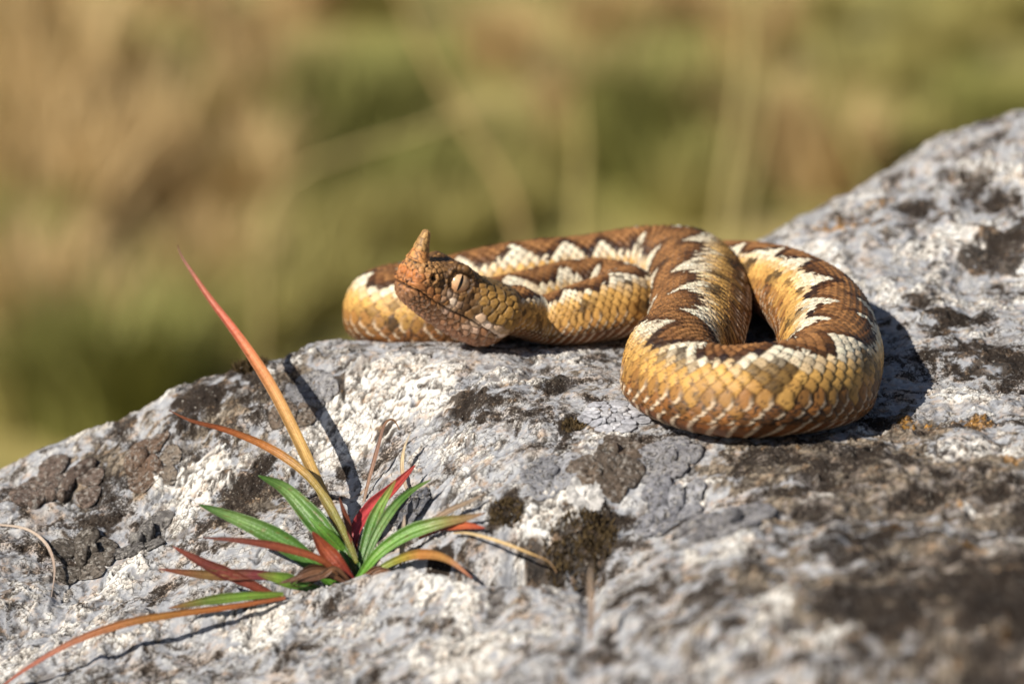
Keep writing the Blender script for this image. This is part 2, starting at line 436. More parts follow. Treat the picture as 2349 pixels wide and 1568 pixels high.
ROCK_M.l(ROCK_M.coord(), wm.inputs[4]); ROCK_M.l(wv.outputs["Color"], wm.inputs[5]); ROCK_M.l(wm.outputs[1], vo.inputs["Vector"])
ln = ROCK_M.ramp(vo.outputs["Distance"], [(.0, (1, 1, 1)), (.07, (0, 0, 0))])
cc = ROCK_M.mix(cc, tuple(lin((58, 50, 44))), fmath('MULTIPLY', fmath('MULTIPLY', ROCK_M.ramp(crk, [(.42, (0, 0, 0)), (.62, (1, 1, 1))]), ln), .9))
# few pale grains sitting in the dark crust
cc = ROCK_M.mix(cc, tuple(lin((222, 216, 206))), ROCK_M.ramp(ROCK_M.noise(1500, 4, .7, .4), [(.63, (0, 0, 0)), (.69, (.7, .7, .7))]))
hb = fmath('ADD', ROCK_M.noise(1500, 6, .7), fmath('MULTIPLY', gs, -.9))
ROCK_M.bump(hb, .55, .00045)
rock_mat = ROCK_M.fin(cc, .92, .15)
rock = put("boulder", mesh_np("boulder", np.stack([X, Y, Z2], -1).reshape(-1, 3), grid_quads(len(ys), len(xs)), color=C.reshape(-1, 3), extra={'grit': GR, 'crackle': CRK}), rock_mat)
setp(rock, "large pale limestone boulder crusted with lichen that the snake lies on", "boulder")

# ------------------------------------------------------------------ the viper: one swept surface from snout to tail
def cr_spline(P, n_per=60):
    """centripetal Catmull-Rom through the rows of P (any number of columns)"""
    P = np.asarray(P, float)
    P = np.vstack([2 * P[0] - P[1], P, 2 * P[-1] - P[-2]])
    out = []
    for i in range(1, len(P) - 2):
        p0, p1, p2, p3 = P[i - 1:i + 3]
        t0 = 0; t1 = t0 + np.linalg.norm((p1 - p0)[:3]) ** .5; t2 = t1 + np.linalg.norm((p2 - p1)[:3]) ** .5; t3 = t2 + np.linalg.norm((p3 - p2)[:3]) ** .5
        t = np.linspace(t1, t2, n_per, endpoint=False)[:, None]
        a1 = (t1 - t) / (t1 - t0) * p0 + (t - t0) / (t1 - t0) * p1
        a2 = (t2 - t) / (t2 - t1) * p1 + (t - t1) / (t2 - t1) * p2
        a3 = (t3 - t) / (t3 - t2) * p2 + (t - t2) / (t3 - t2) * p3
        b1 = (t2 - t) / (t2 - t0) * a1 + (t - t0) / (t2 - t0) * a2
        b2 = (t3 - t) / (t3 - t1) * a2 + (t - t1) / (t3 - t1) * a3
        out.append((t2 - t) / (t2 - t1) * b1 + (t - t1) / (t2 - t1) * b2)
    out.append(P[-2:-1])
    return np.vstack(out)

ctl = []
for f in np.linspace(0, .93, 6):
    q = SNOUT - hd * HEAD_LEN * f
    ctl.append((*q, .7, 0.0))
for bx, by, r, roll, lift in BODY:
    gz = float(base_h(np.array([bx]), np.array([by]))[0] + rock_noise(np.array([bx]), np.array([by]))[0])
    ctl.append((bx, by, gz + r * .80 + lift, r, roll))
line = cr_spline(ctl, 80)
for _ in range(30):                                    # ease the joints of the line
    line[500:-1] = .25 * line[499:-2] + .5 * line[500:-1] + .25 * line[501:]
seg = np.r_[0, np.cumsum(np.linalg.norm(np.diff(line[:, :3], axis=0), axis=1))]
TOTAL = seg[-1]
HT = 3.50                                              # length of head and its joint
capc = np.linspace(0, 1, 30); capt = .15 * (1 - np.maximum(1 - capc ** 2.6, 0) ** (1 / 2.6))      # blunt front of the snout
sv = np.concatenate([capt, np.arange(.165, HT, .02), np.arange(HT, TOTAL, .031)])
NR = len(sv)
cen = np.stack([np.interp(sv, seg, line[:, k]) for k in range(3)], -1)
rad = np.interp(sv, seg, line[:, 3]); rad = rad * (1 + .035 * noise2(sv * .55, sv * 0, 950) * sstep(4.5, 7, sv) + .012 * noise2(sv * 2.6, sv * 0, 951) * sstep(4.5, 7, sv)); roll = np.radians(np.interp(sv, seg, line[:, 4]))
tan_ = np.gradient(cen, sv + 1e-7 * np.arange(NR), axis=0)
tan_[:60] = tan_[60]
for _ in range(12): tan_[1:-1] = .25 * tan_[:-2] + .5 * tan_[1:-1] + .25 * tan_[2:]
tan_ /= np.linalg.norm(tan_, axis=1, keepdims=True)    # points towards the tail
up0 = np.array([0, 0, 1.0])
sid = np.cross(tan_, up0); sid /= np.linalg.norm(sid, axis=1, keepdims=True)   # snake's left is cross(up, forward) = cross(tail, up)
upv = np.cross(sid, tan_)
cr_, sr_ = np.cos(roll)[:, None], np.sin(roll)[:, None]
side = sid * cr_ + upv * sr_; upv2 = upv * cr_ - sid * sr_
NT = 252
th = np.linspace(-math.pi, math.pi, NT, endpoint=False)
TH, SV = np.meshgrid(th, sv)
# head profile, by distance from the snout
tk = [0, .1, .3, .7, 1.15, 1.6, 2.1, 2.45, 2.7, 2.9, 3.05, 3.5]
wk = [.52, .57, .62, .70, .80, .92, 1.14, 1.28, 1.30, 1.18, .84, .66]
zk = [.46, .50, .54, .62, .76, .70, .56, .56, .58, .56, .55, .60]
bk = [.52, .58, .66, .80, .92, 1.02, 1.10, 1.12, 1.08, .98, .84, .62]
ek = [2.6, 2.7, 2.9, 3.1, 3.2, 2.9, 2.5, 2.3, 2.2, 2.2, 2.2, 2.2]
def smooth_interp(x, xk, fk):
    g = np.linspace(xk[0], xk[-1], 800); v = np.interp(g, xk, fk)
    for _ in range(25): v[1:-1] = .25 * v[:-2] + .5 * v[1:-1] + .25 * v[2:]
    return np.interp(x, g, v)
ish = sstep(HT, HT - .42, sv)                            # 1 on the head, 0 on the body
cap = np.ones(NR); cap[:len(capc)] = capc
Wd = ish * smooth_interp(sv, tk, wk) + (1 - ish) * rad * 1.05
Zt = ish * smooth_interp(sv, tk, zk) + (1 - ish) * rad * 1.03
Zb = ish * smooth_interp(sv, tk, bk) + (1 - ish) * rad * .82
Ex = ish * smooth_interp(sv, tk, ek) + (1 - ish) * 1.98
Exb = ish * 2.25 + (1 - ish) * 3.4
c_, s_ = np.cos(TH), np.sin(TH)
exx = np.where(c_ > 0, 2 / Ex[:, None], 2 / Exb[:, None])
lx = Wd[:, None] * np.sign(s_) * np.abs(s_) ** exx
lz = np.where(c_ > 0, Zt[:, None], -Zb[:, None]) * np.abs(c_) ** exx
# throat narrows below the jaw on the head
lx = lx * (1 - ish[:, None] * .22 * sstep(-.15, -.75, lz) * sstep(3.5, 3.1, SV))
lx *= cap[:, None]; lz = lz * cap[:, None] - .02 * (1 - cap[:, None])
HZ = lz.copy()
H = ish[:, None]
sg = np.sign(lx)
aS = np.abs(lx)
# brow ridge over the eye, hollow in front of it, socket, cheek
lx = lx + sg * H * (.13 * gau(SV - 1.16, .34) * gau(lz - .66, .12) + .04 * gau(SV - 2.55, .5) * gau(lz - .1, .35))
lz = lz + H * (.05 * gau(SV - 1.16, .34) * gau(aS - .62, .2) + .06 * gau(SV - .16, .2) * gau(aS, .35) * (lz > 0))
EYE_T, EYE_Z, EYE_R = 1.15, .32, .305
lx = lx - sg * H * .11 * gau(np.hypot(SV - EYE_T, lz - EYE_Z), .30)
lx = lx - sg * H * .07 * gau(SV - .78, .22) * gau(lz - .18, .2)
V = cen[:, None, :] + side[:, None, :] * lx[..., None] + upv2[:, None, :] * lz[..., None]
def grid_normals(V):
    dt = np.roll(V, -1, 1) - np.roll(V, 1, 1)
    ds = np.gradient(V, axis=0)
    n = np.cross(ds, dt); ln = np.linalg.norm(n, axis=2, keepdims=True)
    return n / np.maximum(ln, 1e-9)
Nn = grid_normals(V)
if (Nn[NR // 2] * (V[NR // 2] - cen[NR // 2])).sum() < 0: Nn = -Nn
Nn[0] = hd

# ---- body scales: overlapping rows, then a pattern decided scale by scale
bU = np.interp(sv, seg, line[:, 3]); bU = np.maximum(bU, .25) * .222
Uc = np.r_[0, np.cumsum(np.diff(sv) / (.5 * (bU[1:] + bU[:-1])))]
U = np.repeat(Uc[:, None], NT, 1)
TMAX = 2.28; NROW = 13.0
q = np.abs(TH) / TMAX
Vr = np.sign(TH) * NROW * (1.30 * q - .30 * q * q)
best = np.full(U.shape, -9.0); bi = np.zeros(U.shape); bj = np.zeros(U.shape); bdu = np.zeros(U.shape); bdv = np.zeros(U.shape); bq = np.zeros(U.shape)
j0 = np.floor(Vr)
gap = np.full(U.shape, 9.0)
AA, BB = .64, .98
for dj in (-1, 0, 1, 2):
    j = j0 + dj
    off = np.where(np.mod(j, 2) == 0, 0.0, .5)
    i0 = np.floor(U - off)
    for di in (-1, 0, 1):
        i = i0 + di
        du = U - (i + off + .15); dv = Vr - j
        wv = BB * (1 - .28 * np.clip(du / AA, 0, 1) ** 2)          # tapers to the free end
        qq = (du / AA) ** 2 + (dv / wv) ** 2
        h = np.where(qq < 1, .62 * du + .34 * (1 - (dv / wv) ** 2) - .10 * np.clip(du / AA, 0, 1) ** 4 - .12 * np.clip(-du, 0, 1), -8.0)
        gap = np.where((qq >= 1) & (du > -.05) & (qq < gap), qq, gap)
        m = h > best
        best = np.where(m, h, best); bi = np.where(m, i + off, bi); bj = np.where(m, j, bj)
        bdu = np.where(m, du, bdu); bdv = np.where(m, dv, bdv); bq = np.where(m, qq, bq)
best = np.maximum(best, -.5)
groove = sstep(1.42, 1.06, gap)
keel = gau(bdv, .13) * sstep(9, 5, np.abs(bj)) * sstep(-.3, .4, bdu) * .30
belly = sstep(NROW - .6, NROW + .1, np.abs(Vr))
Us = U * .86 + .30 * (np.abs(Vr) - NROW) + .10 * noise2(U * .9, Vr * .5, 977)
fu = Us - np.floor(Us)
hbody = (best + keel - .22 * groove) * (1 - belly) + belly * (fu * .55 - .15)
sc_amp = .068 * np.clip(rad / 1.0, .2, 1.2)[:, None]

hs = hrand(bi * 2, bj + 60, 3); hs2 = hrand(bi * 2, bj + 60, 4)
bj = bj * (11.0 / 13.0)                                # pattern widths are given in elevenths of the flank
sarc = np.interp(bi, Uc, sv)
_ci = (6 + np.arange(len(BODY))) * 80
_lam = np.interp(np.arange(len(BODY)), [0, 6, 14, 17, 19, 21, 23, 26, 30, 36], [1.3, 1.3, 1.25, 1.5, 2.3, 2.1, 1.95, 1.8, 1.7, 1.2])
lamv = np.interp(sv, seg[_ci], _lam)
Phs = np.r_[0, np.cumsum(np.diff(sv) / (.5 * (lamv[1:] + lamv[:-1])))]
def zig(Ux, side_):
    ph = np.interp(Ux, Uc, Phs) + np.where(side_ > 0, .0, .5) + .22 * noise2(Ux * .13, side_ * 3.3 + 0 * Ux, 611)
    a = np.abs(np.sin(np.pi * ph))
    return 0.9 + 4.1 * a ** .75 + .7 * noise2(Ux * .35, side_ * 7.1 + 0 * Ux, 612)
sd = np.where(bj >= 0, 1.0, -1.0)
wz = zig(bi, sd)
nS = noise2(bi * .6, bj * .6, 620); nL = fbm2(bi * .22, bj * .3 + 40, 3, 630)
dist = np.abs(bj) - wz + .55 * (hs - .5) + .35 * fbm2(U * 1.7, Vr * 1.7, 2, 661)
brown_in = lin((164, 116, 70)); brown_mid = lin((106, 68, 38)); brown_ed = lin((42, 28, 19)); cream = lin((232, 220, 196)); ochre = lin((214, 168, 94)); ochre2 = lin((184, 136, 72)); rust = lin((140, 86, 44)); rust2 = lin((96, 60, 34)); grime = lin((50, 38, 24))
def L3(a, b, f): return a + (b - a) * np.clip(f, 0, 1)[..., None]
one = np.ones(U.shape + (3,))
cb = L3(brown_mid * one, brown_in * one, sstep(-.7, -2.8, dist) * .8 + nS * .7)
cb = L3(cb, brown_ed * one, sstep(-1.9, -.3, dist) * (.55 + .35 * sstep(2.0, 4.5, np.abs(bj))) + .45 * sstep(.1, .4, fbm2(bi * .5, bj * .8, 2, 655)) + .2 * (hs2 - .5))
fl = L3(ochre * one, ochre2 * one, sstep(5.5, 9, np.abs(bj)) * .8 + .5 * nS)
fl = L3(fl, cream * one, sstep(6.6, 4.2, np.abs(bj) + .8 * (hs2 - .5) + .6 * nS) * .95)
blot = sstep(.10, .28, nL + .16 * (hs2 - .5) + .10 * sstep(4, 7, np.abs(bj)) - .05) * sstep(1.0, 2.2, dist)
fl = L3(fl, grime * one, blot * (.55 + .35 * hs2))
neck = sstep(HT + 7, HT + 4, sarc)
low = sstep(7.7, 9.1, np.abs(bj) - 1.3 * neck + .7 * (hs - .5) + .7 * nS)
fl = L3(fl, L3(rust * one, rust2 * one, hs2), low * .85)
cs = np.where((dist < 0)[..., None], cb, fl)
# within one scale: pale worn rim at the free end, darker skin at its root, freckles
jit = .84 + .32 * hs
cs = cs * jit[..., None]
freck = sstep(.16, .30, fbm2(U * 3.6, Vr * 3.2, 4, 640, .62) + .10 * low + .22 * nL * (dist > 1))
cs = L3(cs, grime * .8 * one, freck * (.40 + .35 * low + .35 * (dist > 2)))
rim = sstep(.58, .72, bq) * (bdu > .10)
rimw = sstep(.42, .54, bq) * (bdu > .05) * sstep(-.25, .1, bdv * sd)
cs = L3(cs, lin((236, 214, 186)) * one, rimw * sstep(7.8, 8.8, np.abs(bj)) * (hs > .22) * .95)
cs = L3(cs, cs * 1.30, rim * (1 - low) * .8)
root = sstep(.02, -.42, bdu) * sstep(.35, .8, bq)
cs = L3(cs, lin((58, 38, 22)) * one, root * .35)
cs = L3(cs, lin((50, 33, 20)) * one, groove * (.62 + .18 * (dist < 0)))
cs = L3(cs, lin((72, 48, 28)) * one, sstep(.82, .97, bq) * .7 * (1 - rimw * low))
bel = L3(lin((150, 92, 46)) * one, lin((116, 70, 36)) * one, hrand(np.floor(Us), np.floor(Us) * 0, 8))
bel = L3(bel, lin((238, 216, 190)) * one, sstep(.70, .78, fu) * (.55 + .4 * hrand(np.floor(Us), np.floor(Us) * 0 + np.sign(Vr), 12)))
bel = L3(bel, grime * one, freck * .6)
cs = L3(cs, bel, belly)

# ---- head scales: relaxed cells on the surface
kH = int(np.searchsorted(sv, HT + .05))
hv = V[:kH].reshape(-1, 3); ht = SV[:kH].ravel(); hz = lz[:kH].ravel(); hx = lx[:kH].ravel()
def mouth_z(t): return np.interp(t, [0, .25, .7, 1.15, 1.7, 2.3, 2.8], [-.20, -.22, -.34, -.40, -.46, -.56, -.68])
mz = mouth_z(ht)
temple = sstep(1.55, 1.9, ht) * sstep(-.1, .12, hz - mz)
chin = sstep(.05, -.12, hz - mz)
lipz = gau(hz - mz - .17, .12) * (ht < 2.6)
size = .12 + .075 * temple + .06 * chin * sstep(.6, 1.6, ht) + .06 * lipz + .05 * sstep(3.2, 3.9, ht)
size = size * (1 - .18 * gau(np.hypot(ht - EYE_T, hz - EYE_Z), .5))
order = rng.permutation(len(hv))[:16000]
seeds = []; sr = []
SA = np.zeros((2500, 3)); SR = np.zeros(2500); ns = 0
for k in order:
    if ns == 0 or (((SA[:ns] - hv[k]) ** 2).sum(1) > (.5 * (SR[:ns] + size[k])) ** 2).all():
        SA[ns] = hv[k]; SR[ns] = size[k]; ns += 1
        if ns >= 2490: break
SA = SA[:ns]; SR = SR[:ns]
sub = order[:12000]
def near(pts, sd_, n):
    kd = kdtree.KDTree(len(sd_))
    for i_, p in enumerate(sd_): kd.insert(p, i_)
    kd.balance()
    I = np.zeros((len(pts), n), int); D = np.zeros((len(pts), n))
    for a, p in enumerate(pts):
        for b, (co, i_, d_) in enumerate(kd.find_n(p, n)): I[a, b] = i_; D[a, b] = d_
    return I, D
for _ in range(3):
    I, D = near(hv[sub], SA, 1)
    for k in range(3):
        s0 = np.bincount(I[:, 0], hv[sub][:, k], ns); cnt = np.bincount(I[:, 0], None, ns)
        SA[:, k] = np.where(cnt > 3, s0 / np.maximum(cnt, 1), SA[:, k])
stretch = 1.0
I, D = near(hv, SA, 3)
e = (D[:, 1] - D[:, 0]); rs = SR[I[:, 0]]
dome = sstep(0, .065, e)
tail_dir = -hd
rel_t = ((hv - SA[I[:, 0]]) @ tail_dir) / np.maximum(rs, .05)
hh = .030 * dome * np.clip(rs / .16, .6, 1.6) + .018 * (1 - (D[:, 0] / rs) ** 2) + temple * .03 * rel_t + chin * .035 * rel_t
hid = hrand(I[:, 0], I[:, 0] * 0 + 3, 15); hid2 = hrand(I[:, 0], I[:, 0] * 0 + 5, 16)
# big features
front = sstep(.5, .05, ht)
hh = hh - .085 * gau(hz - mz, .022) * (ht < 2.75)
hh = hh + .035 * gau(hz - mz - .12, .07) * (ht < 2.7) + .02 * gau(hz - mz + .12, .07) * (ht < 2.5)
nost = np.hypot((ht - .42) * 1.15, (hz - .22)) 
nleft = np.abs(hx) > .2
hh = hh - .13 * gau(nost, .065) * nleft + .04 * gau(nost - .13, .05) * nleft
eyed = np.hypot(ht - EYE_T, hz - EYE_Z)
hh = hh + .06 * gau(eyed - .35, .06) * (np.abs(hx) > .3) * (1 + 1.2 * sstep(.1, .3, hz - EYE_Z))
# colours by region, scale by scale
st = ((SA - SNOUT) @ tail_dir)
sz = ((SA - (SNOUT + tail_dir * st[:, None])) @ np.array(upv2[30]))
it = st[I[:, 0]]; iz = sz[I[:, 0]]; im = mouth_z(it)
nh = fbm2(it * 4.0, iz * 4.0, 2, 700)
spk = fbm2(ht * 11 + hx * 9, hz * 12 + ht * 4 - hx * 3, 3, 710)
base = lin((168, 124, 74))[None] * np.ones((len(hv), 1))
def bl(c, f):
    global base
    base = base + (lin(c)[None] - base) * np.clip(f, 0, 1)[:, None]
bl((156, 118, 60), sstep(1.5, 1.9, it) * sstep(-.05, .15, iz - im))                 # temple
bl((120, 94, 56), sstep(1.6, 2.2, it) * sstep(.36, .50, iz) * .8)                   # crown behind the eyes
bl((186, 140, 92), sstep(1.0, .3, it) * .6)                                         # snout
bl((196, 112, 56), gau(it - .05, .25) * gau(iz - .14, .13) * .7)                    # orange rostral
bl((176, 108, 62), sstep(1.25, .5, it) * gau(iz - im - .1, .18) * .7)
bl((74, 52, 34), gau(np.hypot(it - EYE_T, iz - EYE_Z) - .42, .13) * (hid > .15) * .85)   # dark ring of small scales
bl((66, 44, 30), sstep(1.4, 1.6, it) * gau((iz - .02) + (it - 1.3) * .28, .10) * sstep(2.4, 1.9, it) * .75)
bl((238, 204, 178), gau(it - 1.12, .17) * gau(iz - im - .20, .20) * (hid2 > .25))       # pale patch below the eye
bl((238, 206, 184), sstep(1.75, 1.95, it) * sstep(3.0, 2.8, it) * gau(iz - im - .11, .085) * .95)     # pale upper lip
bl((78, 50, 34), gau(it - 1.52, .16) * gau(iz - im - .12, .16) * .85)
bl((146, 104, 76), sstep(.0, -.1, iz - im) * .9)                                     # lower jaw
bl((232, 196, 170), sstep(.0, -.1, iz - im) * gau(it - 1.95, .12) * gau(iz - im + .16, .12))
bl((226, 190, 168), sstep(.0, -.1, iz - im) * gau(it - 1.15, .1) * gau(iz - im + .10, .08))
bl((176, 128, 100), sstep(-.28, -.45, iz - im) * .85)                               # throat
base = base * (.80 + .40 * hid)[:, None]
bl((48, 32, 22), sstep(.08, .28, spk + .3 * nh) * (.40 + .50 * sstep(1.9, .6, ht) * sstep(-.5, -.1, hz)))
bl((40, 27, 18), (1 - sstep(.004, .024, e)) * (.58 - .34 * chin))
bl((240, 212, 190), gau(it - 1.10, .16) * gau(iz - im - .17, .15) * (hid2 > .2) * .75)
bl((240, 214, 196), sstep(1.65, 1.85, it) * sstep(2.95, 2.7, it) * gau(iz - im - .09, .085) * .8)
bl((238, 208, 188), sstep(.02, -.08, iz - im) * gau(it - 1.95, .14) * gau(iz - im + .14, .13) * .75)
bl((46, 30, 22), gau(it - 1.45, .14) * gau(iz - im - .16, .12) * .8)
bl((238, 208, 184), chin * sstep(.32, .5, rel_t) * .55)
bl((236, 208, 170), temple * sstep(.40, .55, rel_t) * .35)
bl((34, 22, 15), gau(eyed - .30, .035) * (np.abs(hx) > .3) * .9)
bl((14, 9, 7), gau(nost, .07) * nleft * 1.3)
bl((30, 19, 14), gau(hz - mz, .022) * (ht < 2.75))
hfade = sstep(HT - .25, HT - .6, ht)                              # into the body scales
disp = hbody * sc_amp
colr = cs.copy()
hf2 = hfade.reshape(kH, NT)
disp[:kH] = disp[:kH] * (1 - hf2) + hf2 * hh.reshape(kH, NT)
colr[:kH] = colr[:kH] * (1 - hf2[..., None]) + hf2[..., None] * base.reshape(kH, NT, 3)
disp[0] = disp[1].mean(); 
VV = V + Nn * disp[..., None]
VV[0] = VV[0].mean(0)
VV[-1] = VV[-1].mean(0)

SK = Mat("scaled_skin")
tc = SK.attr("tint").outputs["Color"]
tc = SK.mix(tc, SK.ramp(SK.noise(2200, 4, .6), [(.3, (.72, .70, .68)), (.5, (1, 1, 1)), (.7, (1.16, 1.16, 1.14))]), .6, 'MULTIPLY')
SK.bump(SK.noise(2600, 3, .6), .25, .0004)
skin = SK.fin(tc, .52, .34)
viper_xy = BODY[24][:2]
viper = empty("viper", (0, 0, 0))
setp(viper, "coiled tan horned viper with brown zigzag back and raised head on the boulder", "snake")
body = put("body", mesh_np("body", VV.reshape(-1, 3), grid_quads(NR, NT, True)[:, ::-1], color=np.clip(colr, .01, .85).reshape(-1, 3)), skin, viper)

# ---- horn, eyes
def frame_at(t):
    k = int(np.searchsorted(sv, t)); return cen[k], side[k], upv2[k]
def horn():
    c0, sL, uU = frame_at(.24)
    axis_ = uU * .97 + hd * .22; axis_ /= np.linalg.norm(axis_)
    n1, n2 = 60, 40
    sl = np.linspace(0, 1, n1); ph = np.linspace(0, 2 * np.pi, n2, endpoint=False)
    base_p = c0 + uU * .46 + hd * .02
    Ln = .86
    r_ = np.interp(sl, [0, .15, .3, .6, .85, .95, 1.0], [.40, .32, .255, .19, .13, .10, .0])
    r_[-1] = 0
    P = []; K = []
    for s1, r1 in zip(sl, r_):
        ctr = base_p + axis_ * Ln * s1 - hd * .10 * s1 ** 2
        row = s1 * 4.6 + .35 * np.sin(ph * 3 + 1.3) + .15 * np.sin(ph * 7)
        a_ = ph / (2 * np.pi) * 7 + .5 * (np.floor(row) % 2) + .12 * math.sin(s1 * 17)
        fa = np.abs(a_ - np.floor(a_) - .5) * 2; fr_ = row - np.floor(row)
        edge = np.maximum(fa ** 3, np.abs(fr_ - .5) ** 3 * 7)
        bump_ = .016 * (1 - edge) * min(1, r1 / .08)
        rr = r1 + bump_
        P.append(ctr + (np.cos(ph)[:, None] * sL + np.sin(ph)[:, None] * hd * .82) * rr[:, None])
        idn = hrand(np.floor(a_) % 7, np.floor(row), 33)
        c1 = lin((188, 146, 92))[None] * (.78 + .4 * idn)[:, None]
        c1 = c1 + (lin((222, 128, 60))[None] - c1) * (.35 * (s1 < .35))
        sp_ = sstep(.2, .45, noise2(ph * 5 + 3, s1 * 22 + 0 * ph, 35))
        c1 = c1 + (lin((70, 46, 28))[None] - c1) * np.clip(.8 * sstep(.35, .85, edge) + .5 * sp_, 0, 1)[:, None]
        K.append(c1)
    return mesh_np("horn", np.vstack(P), grid_quads(n1, n2, True), color=np.vstack(K))
put("horn", horn(), skin, viper)

EM = Mat("snake_eye")
ec = EM.attr("tint").outputs["Color"]
ec = EM.mix(ec, EM.ramp(EM.noise(3000, 4), [(.35, (.7, .66, .6)), (.6, (1.1, 1.1, 1.1))]), .5, 'MULTIPLY')
eye_mat = EM.fin(ec, .12, .5)
PM = Mat("snake_pupil"); PM.b.inputs["Base Color"].default_value = (.008, .006, .005, 1); pupil_mat = PM.fin(None, .15, .5)
for sgn in (1, -1):
    c0, sL, uU = frame_at(EYE_T)
    k = int(np.searchsorted(sv, EYE_T))
    jj = np.argmin(np.abs(lz[k] - EYE_Z) + 9 * (np.sign(lx[k]) != sgn))
    out = sL * sgn * .90 + hd * .36 + uU * .10; out /= np.linalg.norm(out)
    ctr = V[k, jj] - out * .125
    e1 = np.cross(uU, out); e1 /= np.linalg.norm(e1); e2 = np.cross(out, e1)
    n1, n2 = 28, 40
    la = np.linspace(0, math.pi * .72, n1); lo = np.linspace(0, 2 * np.pi, n2, endpoint=False)
    P = []; K = []
    for a in la:
        dirs = np.cos(a) * out + np.sin(a) * (np.cos(lo)[:, None] * e1 + np.sin(lo)[:, None] * e2)
        P.append(ctr + EYE_R * dirs)
        f = sstep(.75, 1.35, a + 0 * lo)
        c1 = lin((226, 186, 146))[None] + (lin((150, 88, 52)) - lin((226, 186, 146)))[None] * f[:, None]
        lowr = sstep(.1, -.5, np.sin(lo) * np.sin(a)) * .35
        c1 = c1 + (lin((190, 112, 62))[None] - c1) * lowr[:, None]
        K.append(c1)
    eye = put("eye", mesh_np("eye", np.vstack(P), grid_quads(n1, n2, True), color=np.vstack(K)), eye_mat, viper)
    # slit pupil laid on the ball
    m = 22; a = np.linspace(-1, 1, m)
    wv = .040 * (1 - a ** 2) ** .7
    P = []
    for a_, w_ in zip(a, wv):
        for s3 in (-1, 0, 1):
            xx, yy = w_ * s3 + .012 * (1 - a_ * a_), a_ * .235
            zz = math.sqrt(max((EYE_R + .004) ** 2 - xx * xx - yy * yy, 0))
            P.append(ctr + e1 * xx + e2 * yy + out * zz)
    put("pupil", mesh_np("pupil", np.array(P), grid_quads(m, 3)), pupil_mat, eye)

# ------------------------------------------------------------------ lichens and moss growing on the boulder
def g1(x, y):
    return float(ground(np.array([x]), np.array([y]))[0])

LM = Mat("lichen_crust")
lc = LM.attr("tint").outputs["Color"]
lc = LM.mix(lc, LM.ramp(LM.noise(1900, 5, .65), [(.3, (.5, .5, .5)), (.5, (.95, .95, .95)), (.7, (1.3, 1.3, 1.3))]), .75, 'MULTIPLY')
LM.bump(LM.noise(1300, 6, .75), .9, .0016)
lc = LM.mix(lc, tuple(lin((206, 200, 192))), LM.ramp(LM.noise(700, 5, .7), [(.52, (0, 0, 0)), (.62, (.7, .7, .7))]))
lc = LM.mix(lc, tuple(lin((52, 46, 42))), LM.ramp(LM.noise(820, 5, .7, .5), [(.52, (0, 0, 0)), (.60, (.85, .85, .85))]))
lichen_mat = LM.fin(lc, .95, .1)
PL = Mat("pale_lichen_crust")
plc = PL.mix(PL.attr("tint").outputs["Color"], PL.ramp(PL.noise(1700, 4, .6), [(.3, (.72, .72, .72)), (.5, (1, 1, 1)), (.7, (1.12, 1.12, 1.12))]), .7, 'MULTIPLY')
PL.bump(PL.noise(1800, 4, .6), .4, .0006)
pale_mat = PL.fin(plc, .95, .1)

def clip_poly(poly, m, nrm):
    out = []
    for a, b in zip(poly, poly[1:] + poly[:1]):
        da = (a[0] - m[0]) * nrm[0] + (a[1] - m[1]) * nrm[1]; db = (b[0] - m[0]) * nrm[0] + (b[1] - m[1]) * nrm[1]
        if da <= 0: out.append(a)
        if da * db < 0:
            t = da / (da - db); out.append((a[0] + (b[0] - a[0]) * t, a[1] + (b[1] - a[1]) * t))
    return out

